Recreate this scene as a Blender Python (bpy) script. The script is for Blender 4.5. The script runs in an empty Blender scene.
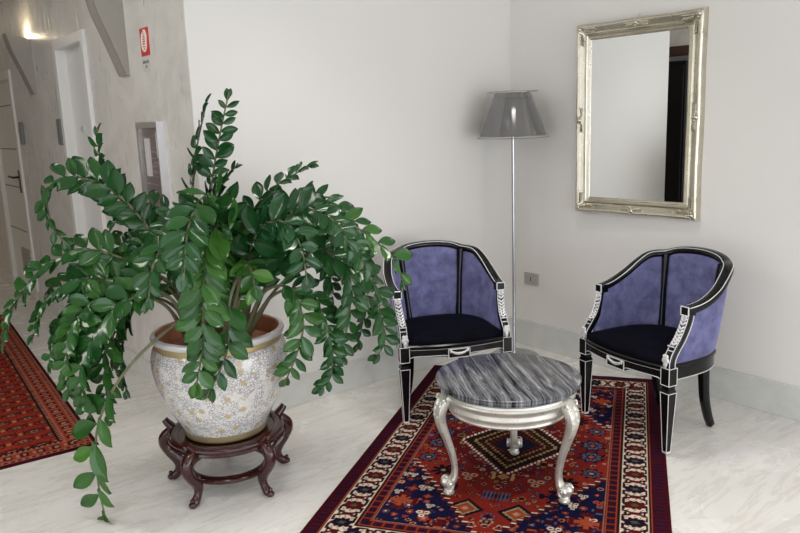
import bpy, bmesh, math, random
import numpy as np
from mathutils import Vector, Matrix

scene = bpy.context.scene
COL = scene.collection
PI = math.pi

# ------------------------------------------------------------------ camera
cam_data = bpy.data.cameras.new('camera')
cam = bpy.data.objects.new('camera', cam_data)
COL.objects.link(cam)
R_ = Vector((0.78308917, -0.62092095, -0.03505032))
U_ = Vector((0.14684553, 0.12984389, 0.9806003))
F_ = Vector((0.60432421, 0.77304446, -0.19285881))
cam.matrix_world = Matrix(((R_.x, U_.x, -F_.x, -3.5982), (R_.y, U_.y, -F_.y, -3.38795), (R_.z, U_.z, -F_.z, 1.5), (0, 0, 0, 1)))
cam_data.sensor_width = 36
cam_data.lens = 33.55
cam_data.clip_start = 0.05
scene.camera = cam

# ------------------------------------------------------------------ world, light, exposure
world = bpy.data.worlds.new('daylight')
scene.world = world
world.use_nodes = True
bg = world.node_tree.nodes['Background']
bg.inputs[0].default_value = (0.80, 0.89, 1.0, 1)
bg.inputs[1].default_value = 1.0

def area(name, loc, target, sx, sy, power, col=(1, 1, 1)):
    d = bpy.data.lights.new(name, 'AREA')
    d.shape = 'RECTANGLE'; d.size = sx; d.size_y = sy; d.energy = power; d.color = col
    o = bpy.data.objects.new(name, d); COL.objects.link(o)
    o.location = loc
    o.rotation_euler = (Vector(target) - Vector(loc)).to_track_quat('-Z', 'Y').to_euler()
    return o
area('window_daylight', (-3.5, -7.25, 1.30), (-3.0, 0, 0.75), 5.6, 2.4, 112, (0.93, 0.96, 1.0))
area('side_window_daylight', (-6.85, -2.9, 1.30), (0, -2.0, 0.7), 4.4, 2.4, 58, (0.93, 0.96, 1.0))
area('right_fill_light', (-0.15, -5.6, 1.15), (-2.4, -1.0, 0.2), 2.4, 2.1, 62, (0.95, 0.97, 1.0))  # unseen fill light, added to brighten the lower back wall
area('ceiling_panel_light', (-3.4, -4.2, 2.86), (-3.4, -4.2, 0), 1.6, 1.6, 12, (1.0, 0.97, 0.93))
area('hall_fill_light', (-4.3, 0.3, 2.86), (-3.6, 0.3, 0), 1.0, 1.0, 42, (1.0, 0.96, 0.90))  # unseen fill, added to brighten the corridor wall
area('corridor_ceiling_light', (-3.2, 6.6, 2.80), (-3.2, 6.6, 0), 0.8, 0.8, 12, (1.0, 0.82, 0.58))
for i_, (sx_, sy_) in enumerate(((-1.1, -1.2), (-1.75, -.80), (-1.7, -2.5), (-3.2, -1.6))):  # unseen spots, added to brighten the floor and lower corner
    d_ = bpy.data.lights.new('fill_spot', 'SPOT'); d_.energy = 62; d_.color = (1.0, 0.965, 0.91); d_.spot_size = math.radians(96); d_.spot_blend = 0.9; d_.shadow_soft_size = 0.22
    o_ = bpy.data.objects.new('fill_spot', d_); COL.objects.link(o_); o_.location = (sx_, sy_, 2.86)
scene.view_settings.view_transform = 'Standard'
scene.view_settings.look = 'None'
scene.view_settings.gamma = 1
scene.view_settings.exposure = -0.10
scene.view_settings.use_curve_mapping = False

# ------------------------------------------------------------------ materials
class NT:
    def __init__(s, name):
        s.m = bpy.data.materials.new(name); s.m.use_nodes = True
        s.n = s.m.node_tree.nodes; s.l = s.m.node_tree.links
        s.b = s.n['Principled BSDF']
    def node(s, t, **kw):
        n = s.n.new(t)
        for k, v in kw.items():
            if hasattr(n, k): setattr(n, k, v)
            else: n.inputs[k.replace('_', ' ')].default_value = v
        return n
    def coords(s, scale=(1, 1, 1), rot=(0, 0, 0), kind='Object'):
        tc = s.n.new('ShaderNodeTexCoord'); mp = s.n.new('ShaderNodeMapping')
        mp.inputs['Scale'].default_value = scale; mp.inputs['Rotation'].default_value = rot
        s.l.new(tc.outputs[kind], mp.inputs[0]); return mp.outputs[0]
    def noise(s, vec, scale=5, detail=4, rough=0.5, dist=0):
        n = s.n.new('ShaderNodeTexNoise')
        n.inputs['Scale'].default_value = scale; n.inputs['Detail'].default_value = detail
        n.inputs['Roughness'].default_value = rough; n.inputs['Distortion'].default_value = dist
        s.l.new(vec, n.inputs['Vector']); return n.outputs['Fac']
    def ramp(s, fac, stops, interp='LINEAR'):
        r = s.n.new('ShaderNodeValToRGB'); e = r.color_ramp.elements; r.color_ramp.interpolation = interp
        while len(e) < len(stops): e.new(0.5)
        for i, (p, c) in enumerate(stops):
            e[i].position = p; e[i].color = (c[0], c[1], c[2], 1) if not isinstance(c, (int, float)) else (c, c, c, 1)
        s.l.new(fac, r.inputs[0]); return r.outputs[0]
    def mix(s, fac, a, b, mode='MIX'):
        n = s.n.new('ShaderNodeMix'); n.data_type = 'RGBA'; n.blend_type = mode
        for k, v in ((0, fac), (6, a), (7, b)):
            if isinstance(v, (int, float)): n.inputs[k].default_value = v
            elif isinstance(v, tuple): n.inputs[k].default_value = (*v[:3], 1)
            else: s.l.new(v, n.inputs[k])
        return n.outputs[2]
    def bump(s, h, strength=0.3, dist=0.01):
        b = s.n.new('ShaderNodeBump'); b.inputs['Strength'].default_value = strength; b.inputs['Distance'].default_value = dist
        s.l.new(h, b.inputs['Height']); s.l.new(b.outputs[0], s.b.inputs['Normal'])
    def set(s, **kw):
        for k, v in kw.items():
            k = k.replace('_', ' ')
            i = s.b.inputs[k]
            if hasattr(v, 'is_output'): s.l.new(v, i)
            elif isinstance(v, tuple): i.default_value = (*v[:3], 1) if len(i.default_value) == 4 else v
            else: i.default_value = v
        return s

def simple(name, col, rough=0.5, metal=0.0, var=0.06, scale=12, bump=0.0, **kw):
    t = NT(name)
    v = t.coords()
    n = t.noise(v, scale, 4)
    c = t.mix(n, tuple(x * (1 - var) for x in col), tuple(min(1, x * (1 + var)) for x in col))
    t.set(Base_Color=c, Roughness=rough, Metallic=metal, **kw)
    if bump: t.bump(n, bump, 0.005)
    return t.m

M = {}
# painted plaster walls
M['wall'] = simple('painted_plaster', (0.775, 0.748, 0.712), 0.6, var=0.012, scale=2.5)
t = NT('brushed_stucco')
v = t.coords((1, 1, 1)); n1 = t.noise(v, 3.2, 6, 0.6, 1.2); v2 = t.coords((1.0, 3.0, 0.55)); n2 = t.noise(v2, 7, 5, 0.6, 0.8)
c = t.mix(t.ramp(n1, [(0.3, 0.0), (0.7, 1.0)]), (0.60, 0.57, 0.52), (0.74, 0.72, 0.68))
t.set(Base_Color=c, Roughness=t.ramp(n2, [(0.35, 0.25), (0.65, 0.55)]))
t.bump(n2, 0.22, 0.015); M['stucco'] = t.m
M['ceiling'] = simple('ceiling_paint', (0.58, 0.56, 0.53), 0.8, var=0.01)
# floor: cream marble slabs
t = NT('cream_marble_floor')
v = t.coords((1, 1, 1), (0, 0, 0.45)); n1 = t.noise(v, 1.6, 8, 0.62, 1.5)
vs = t.coords((0.7, 3.2, 1), (0, 0, 0.5)); n2 = t.noise(vs, 2.6, 8, 0.65, 2.0)
c = t.mix(t.ramp(n1, [(0.3, 0.0), (0.75, 1.0)]), (0.72, 0.69, 0.64), (0.82, 0.81, 0.785))
c = t.mix(t.ramp(n2, [(0.50, 0.0), (0.56, 0.55), (0.62, 0.0)]), c, (0.57, 0.545, 0.48))
br = t.node('ShaderNodeTexBrick'); br.offset = 0.0; br.squash = 1.0
br.inputs['Scale'].default_value = 1.0; br.inputs['Brick Width'].default_value = 0.9; br.inputs['Row Height'].default_value = 0.9
br.inputs['Mortar Size'].default_value = 0.0012; br.inputs['Mortar Smooth'].default_value = 0.2
br.inputs['Color1'].default_value = (1, 1, 1, 1); br.inputs['Color2'].default_value = (1, 1, 1, 1); br.inputs['Mortar'].default_value = (0, 0, 0, 1)
t.l.new(t.coords((1, 1, 1), (0, 0, 0)), br.inputs['Vector'])
c = t.mix(t.ramp(br.outputs['Color'], [(0.0, 0.30), (1.0, 0.0)]), c, (0.5, 0.48, 0.43))
t.set(Base_Color=c, Roughness=t.ramp(n1, [(0.2, 0.20), (0.8, 0.32)]), Specular_IOR_Level=0.35); M['floor'] = t.m
t = NT('pale_marble_baseboard')
v = t.coords((1, 1, 1), (0.3, 0.5, 0.2)); n1 = t.noise(v, 4.5, 8, 0.65, 1.8)
c = t.mix(t.ramp(n1, [(0.3, 0.0), (0.7, 1.0)]), (0.82, 0.82, 0.79), (0.93, 0.93, 0.905))
br = t.node('ShaderNodeTexBrick'); br.offset = 0.0
br.inputs['Scale'].default_value = 1.0; br.inputs['Brick Width'].default_value = 0.62; br.inputs['Row Height'].default_value = 5.0
br.inputs['Mortar Size'].default_value = 0.0015
br.inputs['Color1'].default_value = (1, 1, 1, 1); br.inputs['Color2'].default_value = (0.95, 0.96, 0.97, 1); br.inputs['Mortar'].default_value = (0.72, 0.72, 0.7, 1)
sx = t.node('ShaderNodeSeparateXYZ'); cx = t.node('ShaderNodeCombineXYZ'); ad = t.node('ShaderNodeMath', operation='ADD')
t.l.new(t.coords(), sx.inputs[0]); t.l.new(sx.outputs[0], ad.inputs[0]); t.l.new(sx.outputs[1], ad.inputs[1]); t.l.new(ad.outputs[0], cx.inputs[0])
t.l.new(cx.outputs[0], br.inputs['Vector'])
c = t.mix(1.0, c, br.outputs['Color'], 'MULTIPLY')
t.set(Base_Color=c, Roughness=0.25); M['base'] = t.m
M['white_paint'] = simple('white_lacquer', (0.80, 0.79, 0.76), 0.3, var=0.01)
M['door_paint'] = simple('cream_door_lacquer', (0.74, 0.72, 0.66), 0.32, var=0.02)
M['groove'] = simple('door_groove', (0.35, 0.31, 0.25), 0.6)
M['grey_paint'] = simple('sconce_plaster', (0.34, 0.315, 0.28), 0.6, var=0.03)
M['dark'] = simple('dark_wood', (0.006, 0.005, 0.005), 0.5, Specular_IOR_Level=0.15)
M['brown_wood'] = simple('brown_wood', (0.045, 0.018, 0.012), 0.4, var=0.2)
M['black_plastic'] = simple('black_metal', (0.015, 0.015, 0.015), 0.35)
M['steel_grey'] = simple('grey_plate', (0.42, 0.41, 0.38), 0.4, metal=0.3)
M['plate_dark'] = simple('dark_grey_plate', (0.16, 0.17, 0.16), 0.3)
M['red_sign'] = simple('red_sign_print', (0.62, 0.05, 0.035), 0.45, var=0.03)
M['white_sign'] = simple('white_sign_print', (0.82, 0.76, 0.70), 0.5, var=0.02)
M['label_print'] = simple('label_plastic', (0.60, 0.58, 0.54), 0.5, var=0.02)
M['grey_ink'] = simple('grey_ink', (0.14, 0.14, 0.14), 0.6)
M['alu'] = simple('brushed_aluminium', (0.62, 0.60, 0.57), 0.35, metal=0.7)
M['alu_lit'] = simple('lit_aluminium', (0.85, 0.84, 0.88), 0.35)  # the frame's aluminium, with light on its near side put into the colour
t = NT('reflected_slats')
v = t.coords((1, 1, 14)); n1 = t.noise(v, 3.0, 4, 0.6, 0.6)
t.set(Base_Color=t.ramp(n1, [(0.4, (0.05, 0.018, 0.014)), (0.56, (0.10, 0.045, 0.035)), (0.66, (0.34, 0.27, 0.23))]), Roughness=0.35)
M['slat_reflection'] = t.m  # reflection in the cabinet glass, painted as brown with pale stripes
M['mirror_glass'] = simple('mirror_glass', (0.86, 0.875, 0.865), 0.0, 1.0, var=0.0)
t = NT('clear_glass'); t.set(Base_Color=(0.9, 0.92, 0.92), Roughness=0.02, Alpha=0.06, Specular_IOR_Level=0.4); M['glass'] = t.m
# champagne silver leaf
t = NT('champagne_silver_leaf')
v = t.coords(); n1 = t.noise(v, 60, 4, 0.6); n2 = t.noise(v, 9, 4)
t.set(Base_Color=t.mix(n2, (0.50, 0.46, 0.36), (0.70, 0.66, 0.56)), Metallic=1.0, Roughness=t.ramp(n1, [(0.3, 0.24), (0.7, 0.42)]))
t.bump(n1, 0.25, 0.003); M['champagne'] = t.m
t = NT('table_silver_leaf')
v = t.coords(); n1 = t.noise(v, 45, 4, 0.6); n2 = t.noise(v, 14, 4)
t.set(Base_Color=t.mix(n2, (0.60, 0.58, 0.52), (0.82, 0.80, 0.74)), Metallic=0.7, Roughness=t.ramp(n1, [(0.3, 0.25), (0.7, 0.45)]))
t.bump(n1, 0.25, 0.003); M['table_silver'] = t.m
M['chrome'] = simple('chrome', (0.42, 0.42, 0.43), 0.22, 1.0, var=0.02)
t = NT('metallised_shade')
v = t.coords((1, 1, 0.2)); n1 = t.noise(v, 14, 3, 0.5)
t.set(Base_Color=(0.19, 0.187, 0.198), Metallic=1.0, Roughness=t.ramp(n1, [(0.3, 0.08), (0.7, 0.15)])); M['shade'] = t.m
t = NT('clear_film'); t.set(Base_Color=(0.72, 0.70, 0.66), Roughness=0.08, Alpha=0.07, Specular_IOR_Level=0.3); M['film'] = t.m
t = NT('clear_acrylic'); t.set(Base_Color=(0.35, 0.36, 0.37), Roughness=0.06, Alpha=0.45, Specular_IOR_Level=0.9); M['acrylic'] = t.m
# chair
t = NT('black_lacquered_wood'); v = t.coords(); n1 = t.noise(v, 20, 3)
t.set(Base_Color=(0.003, 0.003, 0.0035), Roughness=t.ramp(n1, [(0.3, 0.20), (0.7, 0.26)]), Specular_IOR_Level=0.3); M['black'] = t.m
M['silver_line'] = simple('silver_painted_line', (0.74, 0.73, 0.73), 0.35, 0.25, var=0.04)
def velvet(name, a, b, sheen, tint):
    t = NT(name); v = t.coords(); n1 = t.noise(v, 16, 6, 0.6, 0.3); n2 = t.noise(v, 260, 2)
    c = t.mix(t.ramp(n1, [(0.38, 0.0), (0.66, 1.0)]), a, b)
    t.set(Base_Color=c, Roughness=0.75, Sheen_Weight=sheen, Sheen_Roughness=0.35, Sheen_Tint=tint, Specular_IOR_Level=0.06)
    t.bump(n2, 0.15, 0.001); return t.m
M['velvet'] = velvet('violet_blue_velvet', (0.100, 0.100, 0.205), (0.175, 0.174, 0.345), 0.85, (0.50, 0.48, 0.80))
M['seat_velvet'] = velvet('shaded_seat_velvet', (0.001, 0.001, 0.0025), (0.003, 0.003, 0.009), 0.02, (0.40, 0.42, 0.8))  # same velvet as the back, with its darker shading put into the colour
# banded marble
t = NT('grey_banded_marble')
v = t.coords((1, 1, 1), (0, 0, math.radians(31)))
w = t.node('ShaderNodeTexWave'); w.wave_type = 'BANDS'; w.bands_direction = 'X'
w.inputs['Scale'].default_value = 6.0; w.inputs['Distortion'].default_value = 3.5; w.inputs['Detail'].default_value = 4
w.inputs['Detail Scale'].default_value = 1.3; w.inputs['Detail Roughness'].default_value = 0.6
t.l.new(v, w.inputs['Vector'])
mp2 = t.node('ShaderNodeMapping'); mp2.inputs['Scale'].default_value = (17, .8, .8); t.l.new(v, mp2.inputs[0]); vn = mp2.outputs[0]; n1 = t.noise(vn, 1.0, 3, 0.5, 0.12); n2 = t.noise(t.coords(), 40, 4)
c = t.ramp(w.outputs['Fac'], [(0.0, (0.004, 0.004, 0.006)), (0.14, (0.012, 0.012, 0.015)), (0.24, (0.11, 0.11, 0.125)), (0.6, (0.19, 0.195, 0.21)), (0.9, (0.14, 0.14, 0.155)), (1.0, (0.42, 0.42, 0.44))])
g = (.115, .118, .13); g2 = (.16, .165, .18); k = (.006, .006, .009); w_ = (.36, .36, .38)
c2 = t.ramp(n1, [(.33, g), (.355, k), (.385, k), (.395, g2), (.43, g), (.440, w_), (.452, g), (.468, k), (.490, k), (.50, g), (.54, g2), (.555, k), (.572, g), (.590, w_), (.60, g2), (.62, k), (.65, k), (.665, g)])
c = t.mix(0.62, c, c2); c = t.mix(0.25, c, t.ramp(n2, [(0.3, (0.12, 0.12, 0.13)), (0.7, (0.45, 0.45, 0.47))]), 'OVERLAY')
t.set(Base_Color=c, Roughness=0.2, Specular_IOR_Level=0.35); M['marble_top'] = t.m
# planter
t = NT('speckled_porcelain')
v = t.coords()
vo = t.node('ShaderNodeTexVoronoi'); vo.feature = 'DISTANCE_TO_EDGE'; vo.inputs['Scale'].default_value = 95
n1 = t.noise(v, 60, 3, 0.6, 1.0); mixv = t.node('ShaderNodeMix'); mixv.data_type = 'RGBA'; mixv.inputs[0].default_value = 0.015
tn = t.node('ShaderNodeTexNoise'); tn.inputs['Scale'].default_value = 30; t.l.new(v, tn.inputs['Vector'])
t.l.new(v, mixv.inputs[6]); t.l.new(tn.outputs['Color'], mixv.inputs[7]); t.l.new(mixv.outputs[2], vo.inputs['Vector'])
c = t.mix(t.ramp(vo.outputs['Distance'], [(0.0, 1.0), (0.09, 0.8), (0.17, 0.0)]), (0.72, 0.70, 0.68), (0.33, 0.31, 0.33))
nb = t.noise(v, 26, 2, 0.5)
c = t.mix(t.ramp(nb, [(0.50, 0.0), (0.60, 0.75)]), c, (0.70, 0.68, 0.64))
v2 = t.node('ShaderNodeTexVoronoi'); v2.inputs['Scale'].default_value = 20; v2.inputs['Randomness'].default_value = 0.75; t.l.new(v, v2.inputs['Vector'])
c = t.mix(t.ramp(v2.outputs['Distance'], [(0.0, 1.0), (0.22, 0.85), (0.32, 0.0)]), c, (0.46, 0.36, 0.19))
t.set(Base_Color=c, Roughness=0.18, Coat_Weight=0.5); M['porcelain'] = t.m
M['gold'] = simple('matt_gold_band', (0.46, 0.36, 0.19), 0.32, 0.35, var=0.12, scale=40)
M['rim'] = simple('silvery_glaze_rim', (0.62, 0.60, 0.60), 0.18, 0.1, var=0.08, scale=20)
M['terracotta'] = simple('terracotta', (0.50, 0.20, 0.11), 0.7, var=0.12, scale=30)
M['soil'] = simple('clay_pebbles', (0.34, 0.15, 0.08), 0.9, var=0.4, scale=90, bump=0.8)
t = NT('rosewood'); v = t.coords((1, 1, 5)); n1 = t.noise(v, 9, 4)
t.set(Base_Color=t.mix(n1, (0.020, 0.003, 0.003), (0.055, 0.009, 0.007)), Roughness=0.16, Coat_Weight=0.2, Coat_Roughness=0.1); M['rosewood'] = t.m
# plant
def leafmat(name, a, b):
    t = NT(name); v = t.coords(); n1 = t.noise(v, 7, 4, 0.6)
    oi = t.node('ShaderNodeAttribute'); oi.attribute_name = 'tone'
    c = t.mix(n1, a, b)
    c = t.mix(oi.outputs['Fac'], c, (0.10, 0.26, 0.03))
    t.set(Base_Color=c, Roughness=0.19, Specular_IOR_Level=0.42, Coat_Weight=0.0, Coat_Roughness=0.15)
    return t.m
M['leaf'] = leafmat('glossy_leaf', (0.004, 0.028, 0.010), (0.017, 0.090, 0.022))
M['stem'] = simple('fleshy_stem', (0.13, 0.125, 0.065), 0.45, var=0.35, scale=25)

# ------------------------------------------------------------------ object helpers
def tag(o, label=None, cat=None, group=None, kind=None):
    for k, x in (('label', label), ('category', cat), ('group', group), ('kind', kind)):
        if x: o[k] = x
    return o
def obj(name, bm, mat, parent=None, smooth=True, label=None, angle=40):
    me = bpy.data.meshes.new(name); bmesh.ops.recalc_face_normals(bm, faces=bm.faces); bm.to_mesh(me); bm.free()
    o = bpy.data.objects.new(name, me); COL.objects.link(o)
    for m in (mat if isinstance(mat, (list, tuple)) else [mat]): me.materials.append(m)
    if smooth:
        for p in me.polygons: p.use_smooth = True
        me.set_sharp_from_angle(angle=math.radians(angle))
    if parent: o.parent = parent
    if label: o['label'] = label
    return o
def thing(name, label, cat, loc=(0, 0, 0), rotz=0, group=None):
    o = bpy.data.objects.new(name, None); COL.objects.link(o); o.empty_display_size = 0.1
    o.location = loc; o.rotation_euler = (0, 0, rotz)
    return tag(o, label, cat, group)
def struct(name, bm, mat, parent=None, smooth=False):
    o = obj(name, bm, mat, parent, smooth)
    if parent is None: o['kind'] = 'structure'
    return o
def BM(): return bmesh.new()
def box(bm, x0, x1, y0, y1, z0, z1, mat=0, bevel=0.0, mtx=None):
    vs = [bm.verts.new((x, y, z)) for x in (x0, x1) for y in (y0, y1) for z in (z0, z1)]
    fs = [bm.faces.new([vs[i] for i in q]) for q in ((0, 1, 3, 2), (4, 6, 7, 5), (0, 4, 5, 1), (2, 3, 7, 6), (0, 2, 6, 4), (1, 5, 7, 3))]
    for f in fs: f.material_index = mat
    if mtx is not None: bmesh.ops.transform(bm, matrix=mtx, verts=vs)
    if bevel:
        es = list({e for f in fs for e in f.edges})
        bmesh.ops.bevel(bm, geom=es, offset=bevel, segments=2, affect='EDGES', profile=0.6)
    return bm
def lathe(bm, prof, seg=48, c=(0, 0), mat=0, cap0=False, cap1=False, a0=0, a1=2 * PI, wob=None):
    full = abs(a1 - a0 - 2 * PI) < 1e-6
    n = seg if full else seg + 1
    rings = []
    for (r, z) in prof:
        ring = []
        for i in range(n):
            a = a0 + (a1 - a0) * i / seg
            rr = r * (1 + (wob(a, r, z) if wob else 0))
            ring.append(bm.verts.new((c[0] + rr * math.cos(a), c[1] + rr * math.sin(a), z)))
        rings.append(ring)
    for k in range(len(rings) - 1):
        A, B = rings[k], rings[k + 1]
        for i in range(seg):
            j = (i + 1) % n
            f = bm.faces.new((A[i], A[j], B[j], B[i])); f.material_index = mat if isinstance(mat, int) else mat[k]
    if cap0: bm.faces.new(rings[0][::-1]).material_index = mat if isinstance(mat, int) else mat[0]
    if cap1: bm.faces.new(rings[-1]).material_index = mat if isinstance(mat, int) else mat[-1]
    return bm
def cr(pts, n=8):
    """Catmull-Rom through points, n samples per span"""
    P = [np.array(p, float) for p in pts]
    P = [2 * P[0] - P[1]] + P + [2 * P[-1] - P[-2]]
    out = []
    for i in range(1, len(P) - 2):
        p0, p1, p2, p3 = P[i - 1:i + 3]
        for k in range(n):
            t = k / n
            out.append(0.5 * ((2 * p1) + (-p0 + p2) * t + (2 * p0 - 5 * p1 + 4 * p2 - p3) * t * t + (-p0 + 3 * p1 - 3 * p2 + p3) * t ** 3))
    out.append(P[-2]); return out
def sweep(bm, pts, sect, side=None, up=None, mat=0, closed=False, caps=True, scale=None):
    """sweep polygon sect [(a,b)] : a along side vector, b along up vector. side/up lists or single."""
    N = len(pts); P = [Vector(p) for p in pts]; rings = []
    for i in range(N):
        if closed: T = P[(i + 1) % N] - P[i - 1]
        else: T = P[min(i + 1, N - 1)] - P[max(i - 1, 0)]
        T.normalize()
        if up is not None:
            u = Vector(up[i]) if isinstance(up, list) else Vector(up)
            s = T.cross(u); s.normalize(); u = s.cross(T); u.normalize()
        else:
            s = Vector(side[i]) if isinstance(side, list) else Vector(side)
            u = s.cross(T); u.normalize(); s = T.cross(u); s.normalize()
        k = 1 if scale is None else scale[i]
        kk = k if isinstance(k, tuple) else (k, k)
        rings.append([bm.verts.new(P[i] + s * (a * kk[0]) + u * (b * kk[1])) for a, b in sect])
    m = len(sect)
    for i in range(N if closed else N - 1):
        A, B = rings[i], rings[(i + 1) % N]
        for j in range(m):
            bm.faces.new((A[j], A[(j + 1) % m], B[(j + 1) % m], B[j])).material_index = mat
    if caps and not closed:
        bm.faces.new(rings[0][::-1]).material_index = mat; bm.faces.new(rings[-1]).material_index = mat
    return bm
def circ(r, n=8): return [(r * math.cos(2 * PI * i / n), r * math.sin(2 * PI * i / n)) for i in range(n)]
def rsq(w, h, b=0.25):
    x, y = w / 2, h / 2; c = min(w, h) * b
    return [(x - c, -y), (x, -y + c), (x, y - c), (x - c, y), (-x + c, y), (-x, y - c), (-x, -y + c), (-x + c, -y)]
def tube(bm, pts, r, n=8, mat=0, closed=False):
    rs = r if isinstance(r, (list, tuple)) else [r] * len(pts)
    P = [Vector(p) for p in pts]
    d = P[-1] - P[0]
    ref = Vector((0.13, 0.21, 1.0)) if abs(d.normalized().z if d.length > 1e-6 else 0) < 0.8 else Vector((1.0, 0.2, 0.1))
    return sweep(bm, pts, circ(1, n), up=tuple(ref), mat=mat, closed=closed, scale=rs)
def blob(bm, c, r, mtx=None, mat=0, u=10, v=7):
    g = bmesh.ops.create_uvsphere(bm, u_segments=u, v_segments=v, radius=1)
    S = Matrix.Diagonal((*r, 1)) if not isinstance(r, float) else Matrix.Diagonal((r, r, r, 1))
    T = Matrix.Translation(c) @ (mtx.to_4x4() if mtx is not None else Matrix.Identity(4)) @ S
    bmesh.ops.transform(bm, matrix=T, verts=g['verts'])
    for vtx in g['verts']:
        for f in vtx.link_faces: f.material_index = mat
def poly_prism(bm, pts2, origin, ax, ay, depth, mat=0):
    """extrude a 2D polygon lying in plane (ax, ay)"""
    o = Vector(origin); ax = Vector(ax); ay = Vector(ay); n = ax.cross(ay).normalized()
    A = [bm.verts.new(o + ax * p[0] + ay * p[1]) for p in pts2]; B = [bm.verts.new(o + ax * p[0] + ay * p[1] + n * depth) for p in pts2]
    bm.faces.new(A[::-1]).material_index = mat; bm.faces.new(B).material_index = mat
    k = len(A)
    for i in range(k): bm.faces.new((A[i], A[(i + 1) % k], B[(i + 1) % k], B[i])).material_index = mat

# ------------------------------------------------------------------ the room
XC = -2.142     # corridor wall plane (the outside corner of the back wall)
HC = 2.9
bm = BM(); box(bm, -7.2, 0.2, -7.6, 9.4, -0.1, 0); struct('floor', bm, M['floor'])
bm = BM(); box(bm, -7.2, 0.2, -7.6, 9.4, HC, HC + 0.1); struct('ceiling', bm, M['ceiling'])
bm = BM(); box(bm, XC, 0.2, 0, 0.2, 0, HC); struct('wall_back', bm, M['wall'])
bm = BM(); W3 = (-6.8, -4.4, 0.1, 2.2)
box(bm, 0, 0.2, W3[1], 0, 0, HC); box(bm, 0, 0.2, -7.6, W3[0], 0, HC); box(bm, 0, 0.2, W3[0], W3[1], 0, W3[2]); box(bm, 0, 0.2, W3[0], W3[1], W3[3], HC)
struct('wall_right', bm, M['wall'])
bm = BM()
for y0, y1 in ((W3[0], W3[0] + .06), (W3[1] - .06, W3[1]), (-5.64, -5.56)): box(bm, .06, .14, y0, y1, W3[2], W3[3])
box(bm, .06, .14, W3[0], W3[1], W3[2], W3[2] + .06); box(bm, .06, .14, W3[0], W3[1], W3[3] - .06, W3[3])
struct('fill_window', bm, M['white_paint'])  # made-up window, added together with the right-hand fill light
# corridor wall with two door openings
D1 = (1.58, 2.16, 2.05); D2 = (3.74, 4.62, 1.96)
bm = BM()
X1 = XC + 0.28
box(bm, XC, X1, 0.2, D1[0], 0, HC)
box(bm, XC, X1, D1[1], D2[0], 0, HC); box(bm, XC, X1, D2[1], 9.2, 0, HC)
box(bm, XC, X1, D1[0], D1[1], D1[2], HC); box(bm, XC, X1, D2[0], D2[1], D2[2], HC)
# the stucco returns round the outside corner
box(bm, XC - 0.004, XC, 0.0, 0.2, 0, HC)
struct('wall_corridor', bm, M['stucco'])
bm = BM(); box(bm, -7.2, 0, 9.2, 9.4, 0, HC); struct('wall_far', bm, M['stucco'])
bm = BM(); box(bm, -5.35, -5.15, 0.6, 9.2, 0, HC); box(bm, -7.0, -5.15, 0.6, 0.8, 0, HC); struct('wall_opposite', bm, M['stucco'])
# rear wall with a wide window, side wall with a window
bm = BM(); W1 = (-6.4, -0.6, 0.08, 2.6)
box(bm, -7.2, W1[0], -7.6, -7.4, 0, HC); box(bm, W1[1], 0, -7.6, -7.4, 0, HC)
box(bm, W1[0], W1[1], -7.6, -7.4, 0, W1[2]); box(bm, W1[0], W1[1], -7.6, -7.4, W1[3], HC)
struct('wall_front', bm, M['wall'])
bm = BM(); W2 = (-5.2, -0.6, 0.08, 2.6)
box(bm, -7.2, -7.0, -7.4, W2[0], 0, HC); box(bm, -7.2, -7.0, W2[1], 9.2, 0, HC)
box(bm, -7.2, -7.0, W2[0], W2[1], 0, W2[2]); box(bm, -7.2, -7.0, W2[0], W2[1], W2[3], HC)
struct('wall_left', bm, M['wall'])
bm = BM()
for x0, x1 in ((W1[0], W1[0] + .06), (W1[1] - .06, W1[1]), (-4.2, -4.12), (-3.1, -3.02)): box(bm, x0, x1, -7.54, -7.46, W1[2], W1[3])
box(bm, W1[0], W1[1], -7.54, -7.46, W1[2], W1[2] + .06); box(bm, W1[0], W1[1], -7.54, -7.46, W1[3] - .06, W1[3])
struct('window_1', bm, M['white_paint'])
bm = BM()
for y0, y1 in ((W2[0], W2[0] + .06), (W2[1] - .06, W2[1]), (-2.94, -2.86)): box(bm, -7.14, -7.06, y0, y1, W2[2], W2[3])
box(bm, -7.14, -7.06, W2[0], W2[1], W2[2], W2[2] + .06); box(bm, -7.14, -7.06, W2[0], W2[1], W2[3] - .06, W2[3])
struct('window_2', bm, M['white_paint'])
HB = 0.17
bm = BM(); box(bm, XC, 0, -0.014, 0, 0, HB, bevel=0.003); struct('baseboard_back', bm, M['base'])
bm = BM(); box(bm, -0.014, 0, -4.35, -0.014, 0, HB, bevel=0.003); struct('baseboard_right', bm, M['base'])
bm = BM(); box(bm, XC - 0.014, XC, -0.014, D1[0] - .07, 0, 0.12); box(bm, XC - 0.014, XC, D1[1] + .07, D2[0] - .07, 0, 0.12); box(bm, XC - 0.014, XC, D2[1] + .07, 9.2, 0, 0.12)
struct('baseboard_corridor', bm, M['base'])
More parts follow.
